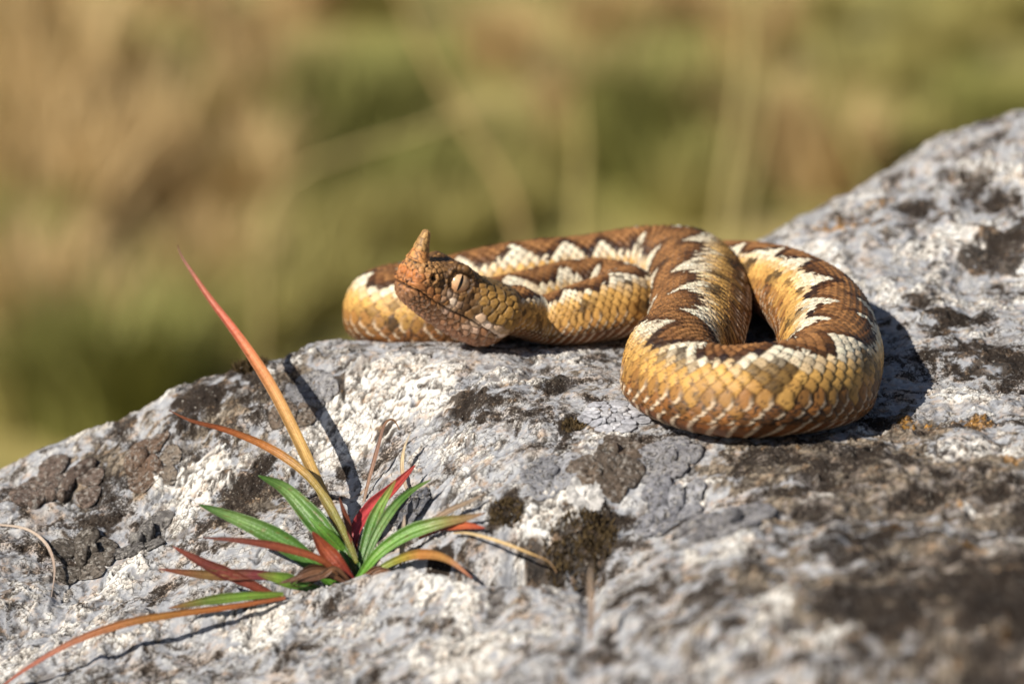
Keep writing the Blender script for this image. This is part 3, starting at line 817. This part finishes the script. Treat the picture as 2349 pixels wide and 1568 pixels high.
def lichen(name, px, py, R, n, c1, c2, hgt, label, rag=.35, inset=-.03, dome=.5):
    cx, cy = hit(px, py)
    root = empty(name, (cx, cy, g1(cx, cy)))
    setp(root, label, "lichen")
    r0 = np.random.default_rng(int(px * 7 + py))
    pts = []
    while len(pts) < n:
        a, q = r0.uniform(0, 2 * np.pi), math.sqrt(r0.uniform(0, 1))
        pts.append((R * q * math.cos(a), R * q * math.sin(a)))
    pts = np.array(pts)
    for _ in range(1):
        s_ = r0.uniform(-R, R, (1500, 2)); s_ = s_[np.hypot(s_[:, 0], s_[:, 1]) < R]
        k = np.argmin(((s_[:, None] - pts[None]) ** 2).sum(-1), 1)
        for i in range(n):
            if (k == i).any(): pts[i] = .8 * s_[k == i].mean(0) + .2 * pts[i]
    lim = R * (1 + .25 * rag)
    for i in range(n):
        ph = np.linspace(0, 2 * np.pi, 18, endpoint=False) + .1
        rr = R * 1.7 / math.sqrt(n) * 1.25
        poly = [(pts[i][0] + rr * math.cos(a) * r0.uniform(.78, 1.1), pts[i][1] + rr * math.sin(a) * r0.uniform(.78, 1.1)) for a in ph]
        for j in range(n):
            if j != i:
                d = pts[j] - pts[i]; L = np.hypot(*d)
                if L < 4 * rr: poly = clip_poly(poly, (pts[i] + pts[j]) / 2 - d / L * inset * .5, d / L)
            if len(poly) < 3: break
        if len(poly) < 3: continue
        P = np.array(poly); ctr = P.mean(0)
        seg_ = np.r_[P, P[:1]]; ln = np.r_[0, np.cumsum(np.hypot(*np.diff(seg_, axis=0).T))]
        m = 18
        tt = np.linspace(0, ln[-1], m, endpoint=False)
        P = np.stack([np.interp(tt, ln, seg_[:, 0]), np.interp(tt, ln, seg_[:, 1])], -1)
        for _ in range(2): P = .25 * np.roll(P, 1, 0) + .5 * P + .25 * np.roll(P, -1, 0)
        if np.hypot(*ctr) > .6 * R and name != "white_lichen" and r0.random() < .22: continue
        h_ = .95 * hgt * r0.uniform(.3, 1.3) * (1 - .5 * (np.hypot(*ctr) / R) ** 2)
        cc_ = (lin(c1) + (lin(c2) - lin(c1)) * r0.uniform(0, 1)) * r0.uniform(.88, 1.1)
        rings = []; K = []
        prof = ((1.04, -.12), (1.07, .25), (1.03, .55), (.93, .78), (.76, .92), (.55, 1.0), (.28, 1.0 + .1 * dome))
        for f, z in prof:
            q = ctr + (P - ctr) * f
            X_, Y_ = q[:, 0] + cx, q[:, 1] + cy
            nz = fbm2(X_ * 5, Y_ * 5, 3, 77) * .45 * h_ + .028 * fbm2(X_ * 12, Y_ * 12, 3, 78)
            rings.append(np.c_[X_ + .05 * noise2(X_ * 8, Y_ * 8, 79), Y_ + .05 * noise2(X_ * 9, Y_ * 9, 80), ground(X_, Y_) + .02 + z * h_ + nz * (z > 0)])
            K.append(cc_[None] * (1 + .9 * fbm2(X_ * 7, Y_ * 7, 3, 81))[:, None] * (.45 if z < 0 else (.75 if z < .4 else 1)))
        Vs = np.vstack(rings + [rings[-1].mean(0)[None]]) - np.array([cx, cy, g1(cx, cy)])
        K = np.vstack(K + [cc_[None]])
        nr = len(prof); quads = grid_quads(nr, m, True); top = (nr - 1) * m
        tris = [(top + k, top + (k + 1) % m, nr * m) for k in range(m)]
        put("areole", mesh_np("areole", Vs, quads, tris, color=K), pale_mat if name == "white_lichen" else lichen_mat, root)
    return root

BRc, BRd, GRc, GRd, WHc, WHd = (120, 108, 98), (158, 144, 130), (160, 160, 166), (196, 196, 202), (214, 214, 220), (236, 234, 234)
lichen("white_lichen", 1418, 952, .78, 26, (164, 165, 172), (196, 195, 198), .08, "white rosette lichen cracked into plates beside the snake's front coil", inset=.025, dome=.3)
lichen("brown_lichen", 1392, 1062, .78, 11, BRc, (128, 112, 98), .26, "dark brown lumpy lichen cushion between two grey ones in front of the snake")
lichen("grey_lichen", 1275, 1082, .55, 6, GRc, GRd, .18, "pale grey swollen lichen joined to the left of the dark brown cushion")
lichen("grey_lichen", 1538, 1050, .58, 7, GRc, (170, 168, 172), .22, "grey rounded lichen cushion just below the snake's front coil")
lichen("grey_lichen", 1520, 1148, .72, 12, (150, 150, 158), GRd, .26, "broad blue-grey warty lichen cushion on bare stone in front of the snake")
lichen("grey_lichen", 1660, 1210, .95, 14, (140, 138, 142), (176, 174, 178), .26, "largest lumpy grey lichen mat on the open front slope")
lichen("brown_lichen", 345, 1058, .55, 6, (126, 100, 84), (140, 118, 102), .26, "reddish brown wrinkled lichen lump on the slope behind the red leaf tips")
lichen("brown_lichen", 398, 1062, .30, 3, BRc, BRd, .20, "small brown lichen knob next to the reddish brown lump")
lichen("brown_lichen", 135, 1120, .95, 16, (118, 102, 94), (146, 128, 116), .30, "biggest dark brown lichen cushion near the boulder's sloping edge")
lichen("brown_lichen", 185, 1275, .66, 9, (112, 104, 96), (138, 128, 118), .28, "grey-brown lichen cushion beside the curled dry fibre")
lichen("grey_lichen", 335, 1222, .62, 9, (128, 124, 122), (158, 154, 150), .28, "knobbly grey lichen row just behind the green leaf tips")
lichen("grey_lichen", 712, 905, .55, 10, (150, 150, 156), (190, 188, 190), .10, "cracked grey lichen in the shadow of the tall orange leaf")
lichen("brown_lichen", 668, 952, .45, 6, (130, 114, 102), (160, 144, 128), .14, "flat brown lichen patch at the foot of the cracked grey one")
lichen("white_lichen", 1345, 1130, .40, 8, (172, 170, 168), (200, 196, 192), .07, "small pale lichen flake below the dark brown cushion")
lichen("grey_lichen", 940, 1165, .35, 6, (120, 122, 130), (150, 150, 156), .16, "small dark grey lichen tucked behind the narrow green leaves")

MS = Mat("dry_moss")
msc = MS.ramp(MS.noise(700, 3), [(.3, tuple(lin((46, 38, 28)))), (.7, tuple(lin((112, 94, 66))))])
moss_mat = MS.fin(msc, .95, .1)
def moss(px, py, R, n, label, L=.22):
    cx, cy = hit(px, py); r0 = np.random.default_rng(int(px + py)); cz = g1(cx, cy)
    Vs = []; T = []
    for i in range(n):
        a, q = r0.uniform(0, 2 * np.pi), math.sqrt(r0.random()) * R
        x, y = q * math.cos(a), q * math.sin(a)
        z = g1(x + cx, y + cy) - cz if n < 60 else 0
        Vs.append((x, y)); 
    Vs = np.array(Vs); gz = ground(Vs[:, 0] + cx, Vs[:, 1] + cy) - cz
    out = []
    for (x, y), z in zip(Vs, gz):
        d = np.array([r0.normal(0, .55), r0.normal(0, .55), 1.0]); d /= np.linalg.norm(d)
        l_ = L * r0.uniform(.5, 1.2); w = .022
        sdv = np.cross(d, [r0.normal(), r0.normal(), 0.1]); sdv /= np.linalg.norm(sdv) + 1e-9
        b = np.array([x, y, z - .03]); k = len(out)
        out += [b - sdv * w, b + sdv * w, b + d * l_ * .6 + sdv * w * .7, b + d * l_ * .6 - sdv * w * .7, b + d * l_]
        T += [(k, k + 1, k + 2), (k, k + 2, k + 3), (k + 3, k + 2, k + 4)]
    o = put("moss_tuft", mesh_np("moss_tuft", np.array(out), None, T, smooth=False), moss_mat, None, (cx, cy, cz))
    setp(o, label, "moss")
moss(1330, 1262, .85, 900, "dark brown fuzzy moss tuft on the slope in front of the snake", .26)
moss(575, 842, .42, 400, "black moss tuft on the boulder's ridge behind the tall orange leaf", .24)
moss(1160, 1178, .42, 380, "small dark moss tuft on the pale stone behind the bent dry twig", .16)
moss(1315, 968, .28, 260, "tiny black moss tuft beside the white rosette lichen", .13)

# ------------------------------------------------------------------ leaf and blade builder
LF = Mat("leaf")
lfc = LF.attr("tint").outputs["Color"]
lfc = LF.mix(lfc, LF.ramp(LF.noise(900, 4, .6), [(.3, (.74, .74, .7)), (.6, (1.1, 1.1, 1.08))]), .7, 'MULTIPLY')
LF.bump(LF.noise(1400, 4, .6), .35, .0005)
LF.b.inputs["Transmission Weight"].default_value = 0.0
leaf_mat = LF.fin(lfc, .38, .45)

def blade(pts, wpx, cols, name, parent, fold=.28, tip=.55, base=.5, tilt=0.0, org=(0, 0, 0), n=48, thick=.03, wave=0.0, seed=0, basew=.45):
    """a leaf: centre line through picture positions at plan depths, width in picture units, colours along its length"""
    P = np.array([at(*p) for p in pts]); P = cr_spline(P, 30)
    sg_ = np.r_[0, np.cumsum(np.linalg.norm(np.diff(P, axis=0), axis=1))]
    t = np.linspace(0, 1, n); Cn = np.stack([np.interp(t * sg_[-1], sg_, P[:, k]) for k in range(3)], -1)
    for _ in range(3): Cn[1:-1] = .25 * Cn[:-2] + .5 * Cn[1:-1] + .25 * Cn[2:]
    tg = np.gradient(Cn, axis=0); tg /= np.linalg.norm(tg, axis=1, keepdims=True)
    face = np.array([-.25, -.85, .55]) if tilt == 0 else np.array([-.25 + math.sin(tilt), -.85 * math.cos(tilt), .55])
    sd_ = np.cross(tg, face); sd_ /= np.linalg.norm(sd_, axis=1, keepdims=True)
    nm = np.cross(sd_, tg)
    w = (.72 if wpx > 24 else .86) * wpx / 87.0 / 2 * np.minimum(1, basew + (1 - basew) * (t / base) ** .8) * np.clip((1 - t) / (1 - tip), 0, 1) ** .62
    w = np.maximum(w, .012)
    r0 = np.random.default_rng(seed)
    wv = wave * np.interp(t, np.linspace(0, 1, 9), r0.normal(0, 1, 9))
    acr = np.array([-1, -.82, -.66, -.5, -.34, -.18, -.06, .06, .18, .34, .5, .66, .82, 1.0])
    prof = -fold * 1.25 * (1 - np.abs(acr)) + .12 * np.cos(acr * np.pi * 2.0)
    scar = sstep(.30, .45, fbm2(t * 9 + seed * 7.7, t * 0 + seed, 3, 57))
    top = []; bot = []
    K = []
    ck = np.array([lin(c) for c in cols]); tk_ = np.linspace(0, 1, len(cols))
    kc = np.stack([np.interp(t, tk_, ck[:, k]) for k in range(3)], -1)
    for a, pf in zip(acr, prof):
        e_ = Cn + sd_ * (w * a)[:, None] + nm * (w * pf + wv * a)[:, None]
        top.append(e_ + nm * thick * .5 * (1 - .8 * abs(a))); bot.append(e_ - nm * thick * .5 * (1 - .8 * abs(a)))
        vein = 1 + (.30 if abs(a) < .1 else (.0 if abs(a) < .8 else -.25)) + .10 * math.cos(a * 21)
        sp_ = sstep(.25, .42, fbm2(t * 16 + seed * 3.1, a * 3.0 + seed + 0 * t, 3, 58))[:, None] * .55
        kk = kc * vein * (1 + .28 * fbm2(t * 10 + a * 3, a * 2 + seed + 0 * t, 3, 55))[:, None]
        K.append(kk + (lin((112, 74, 44))[None] - kk) * sp_)
    loop = top + bot[::-1]
    V_ = np.stack(loop, 1); Kc = np.stack(K + K[::-1], 1)
    m = V_.shape[1]
    q = grid_quads(n, m, True)
    V_ = V_.reshape(-1, 3) - np.asarray(org)
    caps = [tuple(range(m))]
    tr = [(0, k, k + 1) for k in range(1, m - 1)] + [((n - 1) * m, (n - 1) * m + k + 1, (n - 1) * m + k) for k in range(1, m - 1)]
    return put(name, mesh_np(name, V_, q[:, ::-1], tr, color=np.clip(Kc.reshape(-1, 3), .01, .8)), leaf_mat, parent)

bx_, by_ = hit(815, 1322)
ORG = np.array([bx_, by_, g1(bx_, by_)])
by0 = ORG[1]
plant = empty("rosette_plant", ORG)
setp(plant, "small rosette plant with green and red leaves and one tall orange blade in a crevice", "plant")
G1, G2, G3 = (56, 88, 36), (78, 116, 50), (108, 138, 76)
RD, RD2, RBR, ORG_, OL, TN_ = (150, 38, 34), (196, 52, 56), (140, 66, 36), (206, 104, 58), (122, 118, 48), (196, 158, 88)
def on(px, py, dy=0.0): return (px, py, float(hit(px, py)[1]) + dy)
def yy(px, py):           # plan depth for a leaf point: the base depth moved back as it climbs
    return by0
B = by0
L = lambda *a, **k: blade(*a, name="leaf", parent=plant, org=ORG, **k)
L([(826, 1330, B), (800, 1250, B + .6), (745, 1140, B + 1.8), (690, 1020, B + 3.4), (620, 882, B + 5.3), (545, 768, B + 7.0), (475, 676, B + 8.3), (432, 612, B + 9.1), (411, 580, B + 9.4), (407, 562, B + 9.5)], 36,
  [(92, 98, 44), (116, 108, 52), (160, 132, 78), (178, 142, 86), (186, 140, 88), (192, 122, 80), (184, 96, 72), (158, 84, 62), (110, 70, 52)], fold=.55, tip=.58, base=.35, basew=.7, n=90, seed=1, thick=.05)
L([(818, 1290, B), (760, 1165, B + .8), (700, 1085, B + 1.6), (620, 1028, B + 2.2), (520, 986, B + 2.4), (430, 962, B + 2.3), (388, 940, B + 2.4)], 22, [(110, 112, 40), OL, (150, 120, 50), (168, 108, 52), (150, 82, 48), (110, 70, 52)], fold=.3, seed=2, n=60)
L([(812, 1310, B + .2), (770, 1250, B + .6), (715, 1185, B + 1.2), (650, 1118, B + 1.7), (592, 1090, B + 1.7)], 68, [G1, G2, G2, G3, G2], fold=.22, tip=.45, base=.5, seed=3, tilt=.15)
L([(775, 1345, B - .2), (700, 1278, B), (620, 1225, B + .3), (540, 1188, B + .6), (456, 1156, B + .8)], 66, [(84, 130, 40), G2, G2, G3, G1], fold=.3, tip=.4, base=.5, seed=4, tilt=-.1)
L([(800, 1345, B - .5), (745, 1288, B - .5), (660, 1258, B - .5), (560, 1240, B - .5), (466, 1232, B - .4)], 21, [(150, 84, 50), (144, 76, 48), (118, 60, 46), (92, 48, 42)], fold=.3, seed=5)
L([(812, 1342, B - .3), (775, 1295, B - .2), (742, 1255, B), (716, 1218, B + .1)], 52, [(110, 40, 44), (132, 58, 42), (146, 72, 44), (126, 58, 42)], fold=.3, seed=6)
L([(640, 1372, B - .5), (560, 1332, B - .5), (470, 1292, B - .4), (396, 1252, B - .2)], 36, [(138, 72, 50), (122, 60, 48), (104, 50, 44), (126, 62, 48)], fold=.3, seed=7)
L([(700, 1342, B - .4), (600, 1318, B - .4), (480, 1318, B - .5), (364, 1304, B - .5)], 34, [(130, 60, 62), (116, 52, 58), (118, 92, 54), (122, 56, 48)], fold=.25, seed=8)
L([(735, 1352, B - .6), (690, 1340, B - .6), (640, 1325, B - .6), (590, 1316, B - .6)], 42, [G1, G2, (112, 140, 52), (122, 96, 60)], fold=.2, seed=9)
L([(650, 1362, B - .9), (570, 1366, B - 1.0), (480, 1376, B - 1.1), (386, 1394, B - 1.2)], 30, [(98, 118, 44), (104, 136, 50), (96, 112, 46), (130, 80, 50)], fold=.2, seed=10)
L([(655, 1370, B - 1.0), (520, 1392, B - 1.3), (400, 1408, B - 1.6), (290, 1428, B - 1.8), (170, 1470, B - 2.0), (70, 1526, B - 2.1), (-20, 1590, B - 2.1)], 20, [(140, 78, 48), (158, 96, 52), (150, 104, 52), (156, 98, 60), (150, 80, 56), (136, 72, 56)], fold=.25, seed=11, n=70)
L([(806, 1290, B + .5), (815, 1215, B + .9), (850, 1165, B + 1.4), (905, 1115, B + 2.0), (952, 1066, B + 2.5)], 46, [(134, 40, 50), (164, 54, 62), (182, 70, 72), (174, 66, 62), (156, 66, 58)], fold=.3, seed=12)
L([(822, 1325, B), (838, 1250, B + .4), (862, 1180, B + .9), (890, 1130, B + 1.3), (908, 1100, B + 1.6)], 40, [G1, G2, G2, (120, 150, 70), (140, 110, 60)], fold=.25, seed=13)
L([(822, 1328, B), (860, 1230, B + .4), (905, 1160, B + .9), (950, 1120, B + 1.3), (988, 1100, B + 1.5)], 32, [G1, G2, G3, G2, (110, 130, 70)], fold=.25, seed=14)
L([(820, 1330, B - .3), (865, 1270, B - .3), (935, 1222, B - .2), on(1010, 1198, -.9), on(1065, 1188, -.8), on(1112, 1176, -.6)], 46, [(90, 140, 44), (104, 150, 56), (100, 140, 60), (128, 112, 70), (120, 84, 60)], fold=.22, tip=.5, seed=15)
L([(830, 1330, B - .4), (900, 1288, B - .4), on(965, 1270, -.8), on(1030, 1284, -.7), on(1084, 1326, -.3)], 30, [(104, 140, 44), (130, 130, 52), (164, 110, 58), (150, 110, 60), (150, 84, 58)], fold=.25, seed=16)
L([on(960, 1232, -.5), on(1010, 1208, -.6), on(1060, 1204, -.6), on(1112, 1210, -.5)], 30, [(184, 70, 56), (176, 84, 60), (164, 86, 54), (150, 60, 44)], fold=.2, seed=17)
L([(806, 1255, B + .6), (798, 1200, B + .8), (786, 1165, B + .9), (778, 1140, B + 1.0)], 16, [(120, 60, 40), (110, 56, 40), (96, 56, 40)], fold=.2, seed=18)
L([(815, 1300, B + .3), (790, 1270, B + .5), (740, 1215, B + .6), (708, 1185, B + .8)], 40, [(84, 120, 40), (90, 130, 48), (96, 140, 60)], fold=.2, seed=19)

for k in range(9):                                     # withered leaves round the crown
    a_ = random.uniform(-1, 1); x0 = 815 + a_ * 70; sx = 1 if a_ > 0 else -1
    L([(815 + a_ * 25, 1335, B - .3 - .05 * k), (x0 + sx * 20, 1322 - random.uniform(0, 22), B - .35 - .05 * k), (x0 + sx * random.uniform(40, 80), 1312 + random.uniform(-10, 30), B - .45 - .05 * k), (x0 + sx * random.uniform(80, 120), 1330 + random.uniform(0, 26), B - .5 - .05 * k)],
      random.uniform(10, 20), [(92, 60, 42), (120, 84, 58), (104, 72, 54), (84, 58, 46)], fold=.4, seed=60 + k, n=24, wave=.03)

def dry(pts, w, cols, name, label, cat, **k):
    P0 = at(*pts[0])
    o = blade(pts, w, cols, name, None, org=P0, **k)
    o.location = tuple(P0 * S)
    setp(o, label, cat)
DRY, DRY2, GRY = (196, 172, 132), (164, 128, 92), (168, 156, 144)
dry([on(828, 1175, -.1), (846, 1100, B + 3.2), (868, 1020, B + 3.6), (884, 968, B + 3.9), (900, 958, B + 4.0), (916, 985, B + 4.0)], 11, [GRY, (150, 120, 100), (136, 98, 78), (120, 84, 66), DRY2], "dry_grass", "thin brown dry blade bent over at its top behind the rosette", "grass", n=40, seed=31)
dry([on(938, 1140, -.1), (922, 1075, B + 3.0), (926, 1030, B + 3.3), (942, 990, B + 3.6)], 11, [GRY, (176, 156, 136), DRY, (190, 176, 160)], "dry_grass", "short pale upright dry blade beside the bent brown one", "grass", n=30, seed=32)
dry([(918, 1296, B - .3), (922, 1260, B - .2), (924, 1225, B - .1), (928, 1180, B)], 15, [(160, 140, 124), (186, 166, 146), (176, 160, 146)], "dry_stub", "pale broken dry stub standing among the green leaves", "grass", n=20, seed=33)
dry([on(960, 1212, -.5), on(1030, 1170, -.8), on(1080, 1148, -.8), on(1116, 1130, -.7)], 15, [(120, 100, 84), (146, 124, 104), (136, 118, 100), (130, 112, 96)], "dry_twig", "short grey-brown dry twig pointing away from the rosette", "twig", n=24, seed=34, fold=.1)
dry([on(1040, 1222, -.5), on(1075, 1222, -.7), on(1160, 1246, -.8), on(1225, 1272, -.8), on(1262, 1288, -.6), on(1276, 1312, -.4)], 8, [(190, 164, 124), DRY, (200, 172, 124), (206, 170, 116), DRY2], "straw", "long thin straw stem arching to the brown moss tuft", "grass", n=40, seed=35)
dry([on(-30, 1200, -.2), on(60, 1212, -.4), on(105, 1245, -.4), on(125, 1300, -.3), on(118, 1368, -.1)], 9, [(170, 152, 138), (182, 166, 152), (170, 150, 136), (160, 146, 136)], "dry_fibre", "curled grey-brown dry fibre lying on the stone slope", "grass", n=40, seed=36)
dry([on(1352, 1470, -.1), (1356, 1400, float(hit(1352, 1470)[1]) + .1), (1352, 1330, float(hit(1352, 1470)[1]) + .5), (1356, 1296, float(hit(1352, 1470)[1]) + .7)], 13, [(120, 100, 84), (130, 108, 90), (140, 120, 100)], "dry_stub", "out of focus brown dry stub in the fissure of the front slope", "grass", n=20, seed=37)

# ------------------------------------------------------------------ meadow behind
GZ = -170.0
MM = Mat("meadow_turf")
mc = MM.ramp(MM.noise(1.8, 5, .6), [(.30, tuple(lin((112, 110, 60)))), (.48, tuple(lin((142, 134, 78)))), (.62, tuple(lin((166, 150, 96)))), (.75, tuple(lin((186, 164, 118))))])
MM.bump(MM.noise(40, 4), .6, .02)
meadow_mat = MM.fin(mc, .95, .1)
gx = np.concatenate([-np.geomspace(30000, 200, 14), np.linspace(-180, 180, 13), np.geomspace(200, 30000, 14)])
gy = np.concatenate([-np.geomspace(30000, 200, 14), np.linspace(-180, 900, 28), np.geomspace(950, 30000, 12)])
GX, GY = np.meshgrid(gx, gy)
def mead_z(x, y): return GZ + 4 * noise2(np.asarray(x) * .01, np.asarray(y) * .01, 900)
md = put("meadow", mesh_np("meadow", np.stack([GX, GY, mead_z(GX, GY)], -1).reshape(-1, 3), grid_quads(len(gy), len(gx))), meadow_mat)
md["kind"] = "structure"

BG = Mat("grass_blades")
bgc = BG.attr("tint").outputs["Color"]
bgc = BG.mix(bgc, tuple(lin((158, 142, 88))), .36)
grass_mat = BG.fin(bgc, .7, .2)
def tuft_mesh(seed, n, hgt, spread, c1, c2, wid=.5, lean=.5):
    r0 = np.random.default_rng(seed); out = []; T = []; K = []
    for i in range(n):
        a = r0.uniform(0, 2 * np.pi); q = spread * .35 * math.sqrt(r0.random())
        b = np.array([q * math.cos(a), q * math.sin(a), -1.0]); h_ = hgt * r0.uniform(.45, 1.1)
        a2 = a + r0.normal(0, .6); le = lean * r0.uniform(.2, 1.2)
        dr = np.array([math.cos(a2), math.sin(a2), 0]); sd_ = np.array([-math.sin(a2 + r0.normal(0, .7)), math.cos(a2), 0]); w = wid * r0.uniform(.6, 1.3)
        c = (lin(c1) + (lin(c2) - lin(c1)) * r0.random()) * r0.uniform(.8, 1.15)
        k = len(out)
        for t in (0, .4, .75, 1.0):
            p = b + np.array([0, 0, h_ * t * (1 - .25 * le * t)]) + dr * h_ * le * t * t
            ww = w * (1 - t) ** .6 * .5 + .02
            out += [p - sd_ * ww, p + sd_ * ww]; K += [c, c]
        for j in range(3): T += [(k + 2 * j, k + 2 * j + 1, k + 2 * j + 3, k + 2 * j + 2)]
    return mesh_np("grass_tuft", np.array(out), np.array(T), color=np.array(K), smooth=False)
straw = [tuft_mesh(100 + i, 260, 26, 26, (230, 200, 152), (208, 172, 124), .75, .6) for i in range(3)]
green = [tuft_mesh(200 + i, 280, 20, 28, (144, 150, 78), (118, 130, 62), .8, .6) for i in range(3)]
olive = [tuft_mesh(300 + i, 240, 18, 26, (176, 168, 102), (152, 146, 84), .75, .7) for i in range(3)]
dkgrn = [tuft_mesh(400 + i, 420, 26, 34, (130, 136, 70), (106, 118, 58), 1.0, .5) for i in range(2)]
def mhit(px, py):
    u = (px - 1174.0) / 1174.0 * 13.5; v = -(py - 784.0) / 1174.0 * 13.5
    d = np.array([u, DIST * CP + v * SP, -DIST * SP + v * CP]); t = (GZ - CAM[2]) / d[2]
    return (CAM + d * t)[:2]
r0 = np.random.default_rng(5)
def tufts(lst, meshes, label, group, name, cat="grass"):
    for i, (px, py, sc_) in enumerate(lst):
        x, y = mhit(px, py)
        o = bpy.data.objects.new(name, meshes[i % len(meshes)])
        if not o.data.materials: o.data.materials.append(grass_mat)
        o.location = (x * S, y * S, float(mead_z(x, y)) * S)
        o.rotation_euler = (0, 0, r0.uniform(0, 6.28)); o.scale = (sc_ * 1.55,) * 3
        col.objects.link(o); setp(o, label, cat, group)
J = lambda a, b: r0.uniform(a, b)
tufts([(60, 200, 1.1), (180, 330, 1.2), (20, 420, 1.0), (300, 480, 1.1), (130, 560, 1.0), (560, 160, .9), (620, 330, .9), (420, 60, .9), (520, 520, .9), (700, 60, .8), (60, 30, 1.1), (250, 130, .7),
       (1330, 330, .8), (1150, 150, .7), (1700, 420, .9), (1900, 460, .8), (1720, 160, .8), (1380, 90, .7), (180, 860, .8), (480, 690, .7), (60, 760, .8), (1560, 60, .7)],
      straw, "out of focus straw-coloured dry grass tuft in the meadow behind the boulder", "dry grass tufts in the meadow", "dry_grass_tuft")
tufts([(430, 330, .9), (980, 420, .9), (1150, 520, .8), (2000, 250, 1.0), (2150, 150, .9), (2280, 60, 1.0), (1250, 420, .8), (1850, 60, .9), (700, 720, .9), (560, 800, .8), (330, 760, .9), (90, 960, .9), (860, 60, .8), (1000, 560, .8), (2080, 350, .8), (1600, 520, .8), (780, 560, .8), (640, 600, .7)],
      olive, "out of focus olive grass tuft in the meadow behind the boulder", "olive grass tufts in the meadow", "olive_grass_tuft")
tufts([(330, 260, .9), (300, 200, .7), (1480, 420, .9), (1550, 470, .8), (2250, 300, .9), (1950, 400, .8), (250, 1000, .9), (150, 960, .8), (380, 900, .7), (30, 640, .8), (900, 480, .9), (1060, 480, .7)],
      green, "out of focus fresh green grass tuft in the meadow behind the boulder", "green grass tufts in the meadow", "green_grass_tuft")
tufts([(790, 400, 1.0), (860, 350, .9), (1500, 400, 1.0), (300, 240, .7), (240, 980, .8)],
      dkgrn, "out of focus dark green leafy clump in the meadow behind the boulder", "dark green clumps in the meadow", "green_clump", "plant")

SW = lambda pts, w, cols, label, seed: dry([(a, b, c) for a, b, c in pts], w, cols, "grass_stalk", label, "grass", n=40, seed=seed, fold=.1, tip=.8, thick=.15)
def stalk(pts, wid, y, c1, label, seed):
    P_ = [(a, b, y) for a, b in pts]
    # down to the ground
    q = at(pts[0][0], pts[0][1], y); 
    P3 = [np.array([q[0] - (at(pts[1][0], pts[1][1], y)[0] - q[0]) * .6, y, GZ - 2])] + [at(a, b, y) for a, b in pts]
    P3 = cr_spline(np.array(P3), 16); n = len(P3); ph = np.linspace(0, 2 * np.pi, 6, endpoint=False)
    tg = np.gradient(P3, axis=0); tg /= np.linalg.norm(tg, axis=1, keepdims=True)
    e1 = np.cross(tg, [0, 1.0, 0]); e1 /= np.linalg.norm(e1, axis=1, keepdims=True); e2 = np.cross(tg, e1)
    w = wid * .5 * (1 - .55 * np.linspace(0, 1, n))
    Vs = P3[:, None] + w[:, None, None] * (np.cos(ph)[None, :, None] * e1[:, None] + np.sin(ph)[None, :, None] * e2[:, None])
    K = np.tile(lin(c1), (n * 6, 1)) * (1 + .15 * r0.normal(0, 1, (n * 6, 1)))
    org = P3[0]
    o = put("grass_stalk", mesh_np("grass_stalk", Vs.reshape(-1, 3) - org, grid_quads(n, 6, True), color=np.clip(K, .02, .8)), grass_mat, None, org)
    setp(o, label, "grass")
stalk([(1180, 480), (1080, 300), (985, 140), (900, -60)], 1.4, 300, (216, 184, 128), "leaning tan grass stalk far out of focus behind the snake's head", 1)
stalk([(1660, 500), (1690, 300), (1712, 120), (1722, -80)], 1.9, 380, (196, 180, 128), "upright pale stalk out of focus behind the highest coil", 2)
stalk([(1700, 520), (1745, 300), (1752, 120), (1742, -80)], 1.4, 420, (196, 180, 128), "thinner stalk out of focus close beside the upright pale one", 6)
stalk([(2010, 480), (1940, 300), (1880, 120), (1850, -60)], 2.0, 380, (172, 164, 106), "leaning olive stalk out of focus behind the boulder's rising shoulder", 3)
stalk([(1330, 480), (1335, 340), (1325, 220)], 2.0, 320, (190, 176, 116), "short upright straw stalk out of focus behind the back coil", 4)
stalk([(600, 760), (640, 440), (1000, 285), (1250, 190)], .9, 260, (184, 166, 116), "thin slanting straw crossing behind the snake's horn", 5)
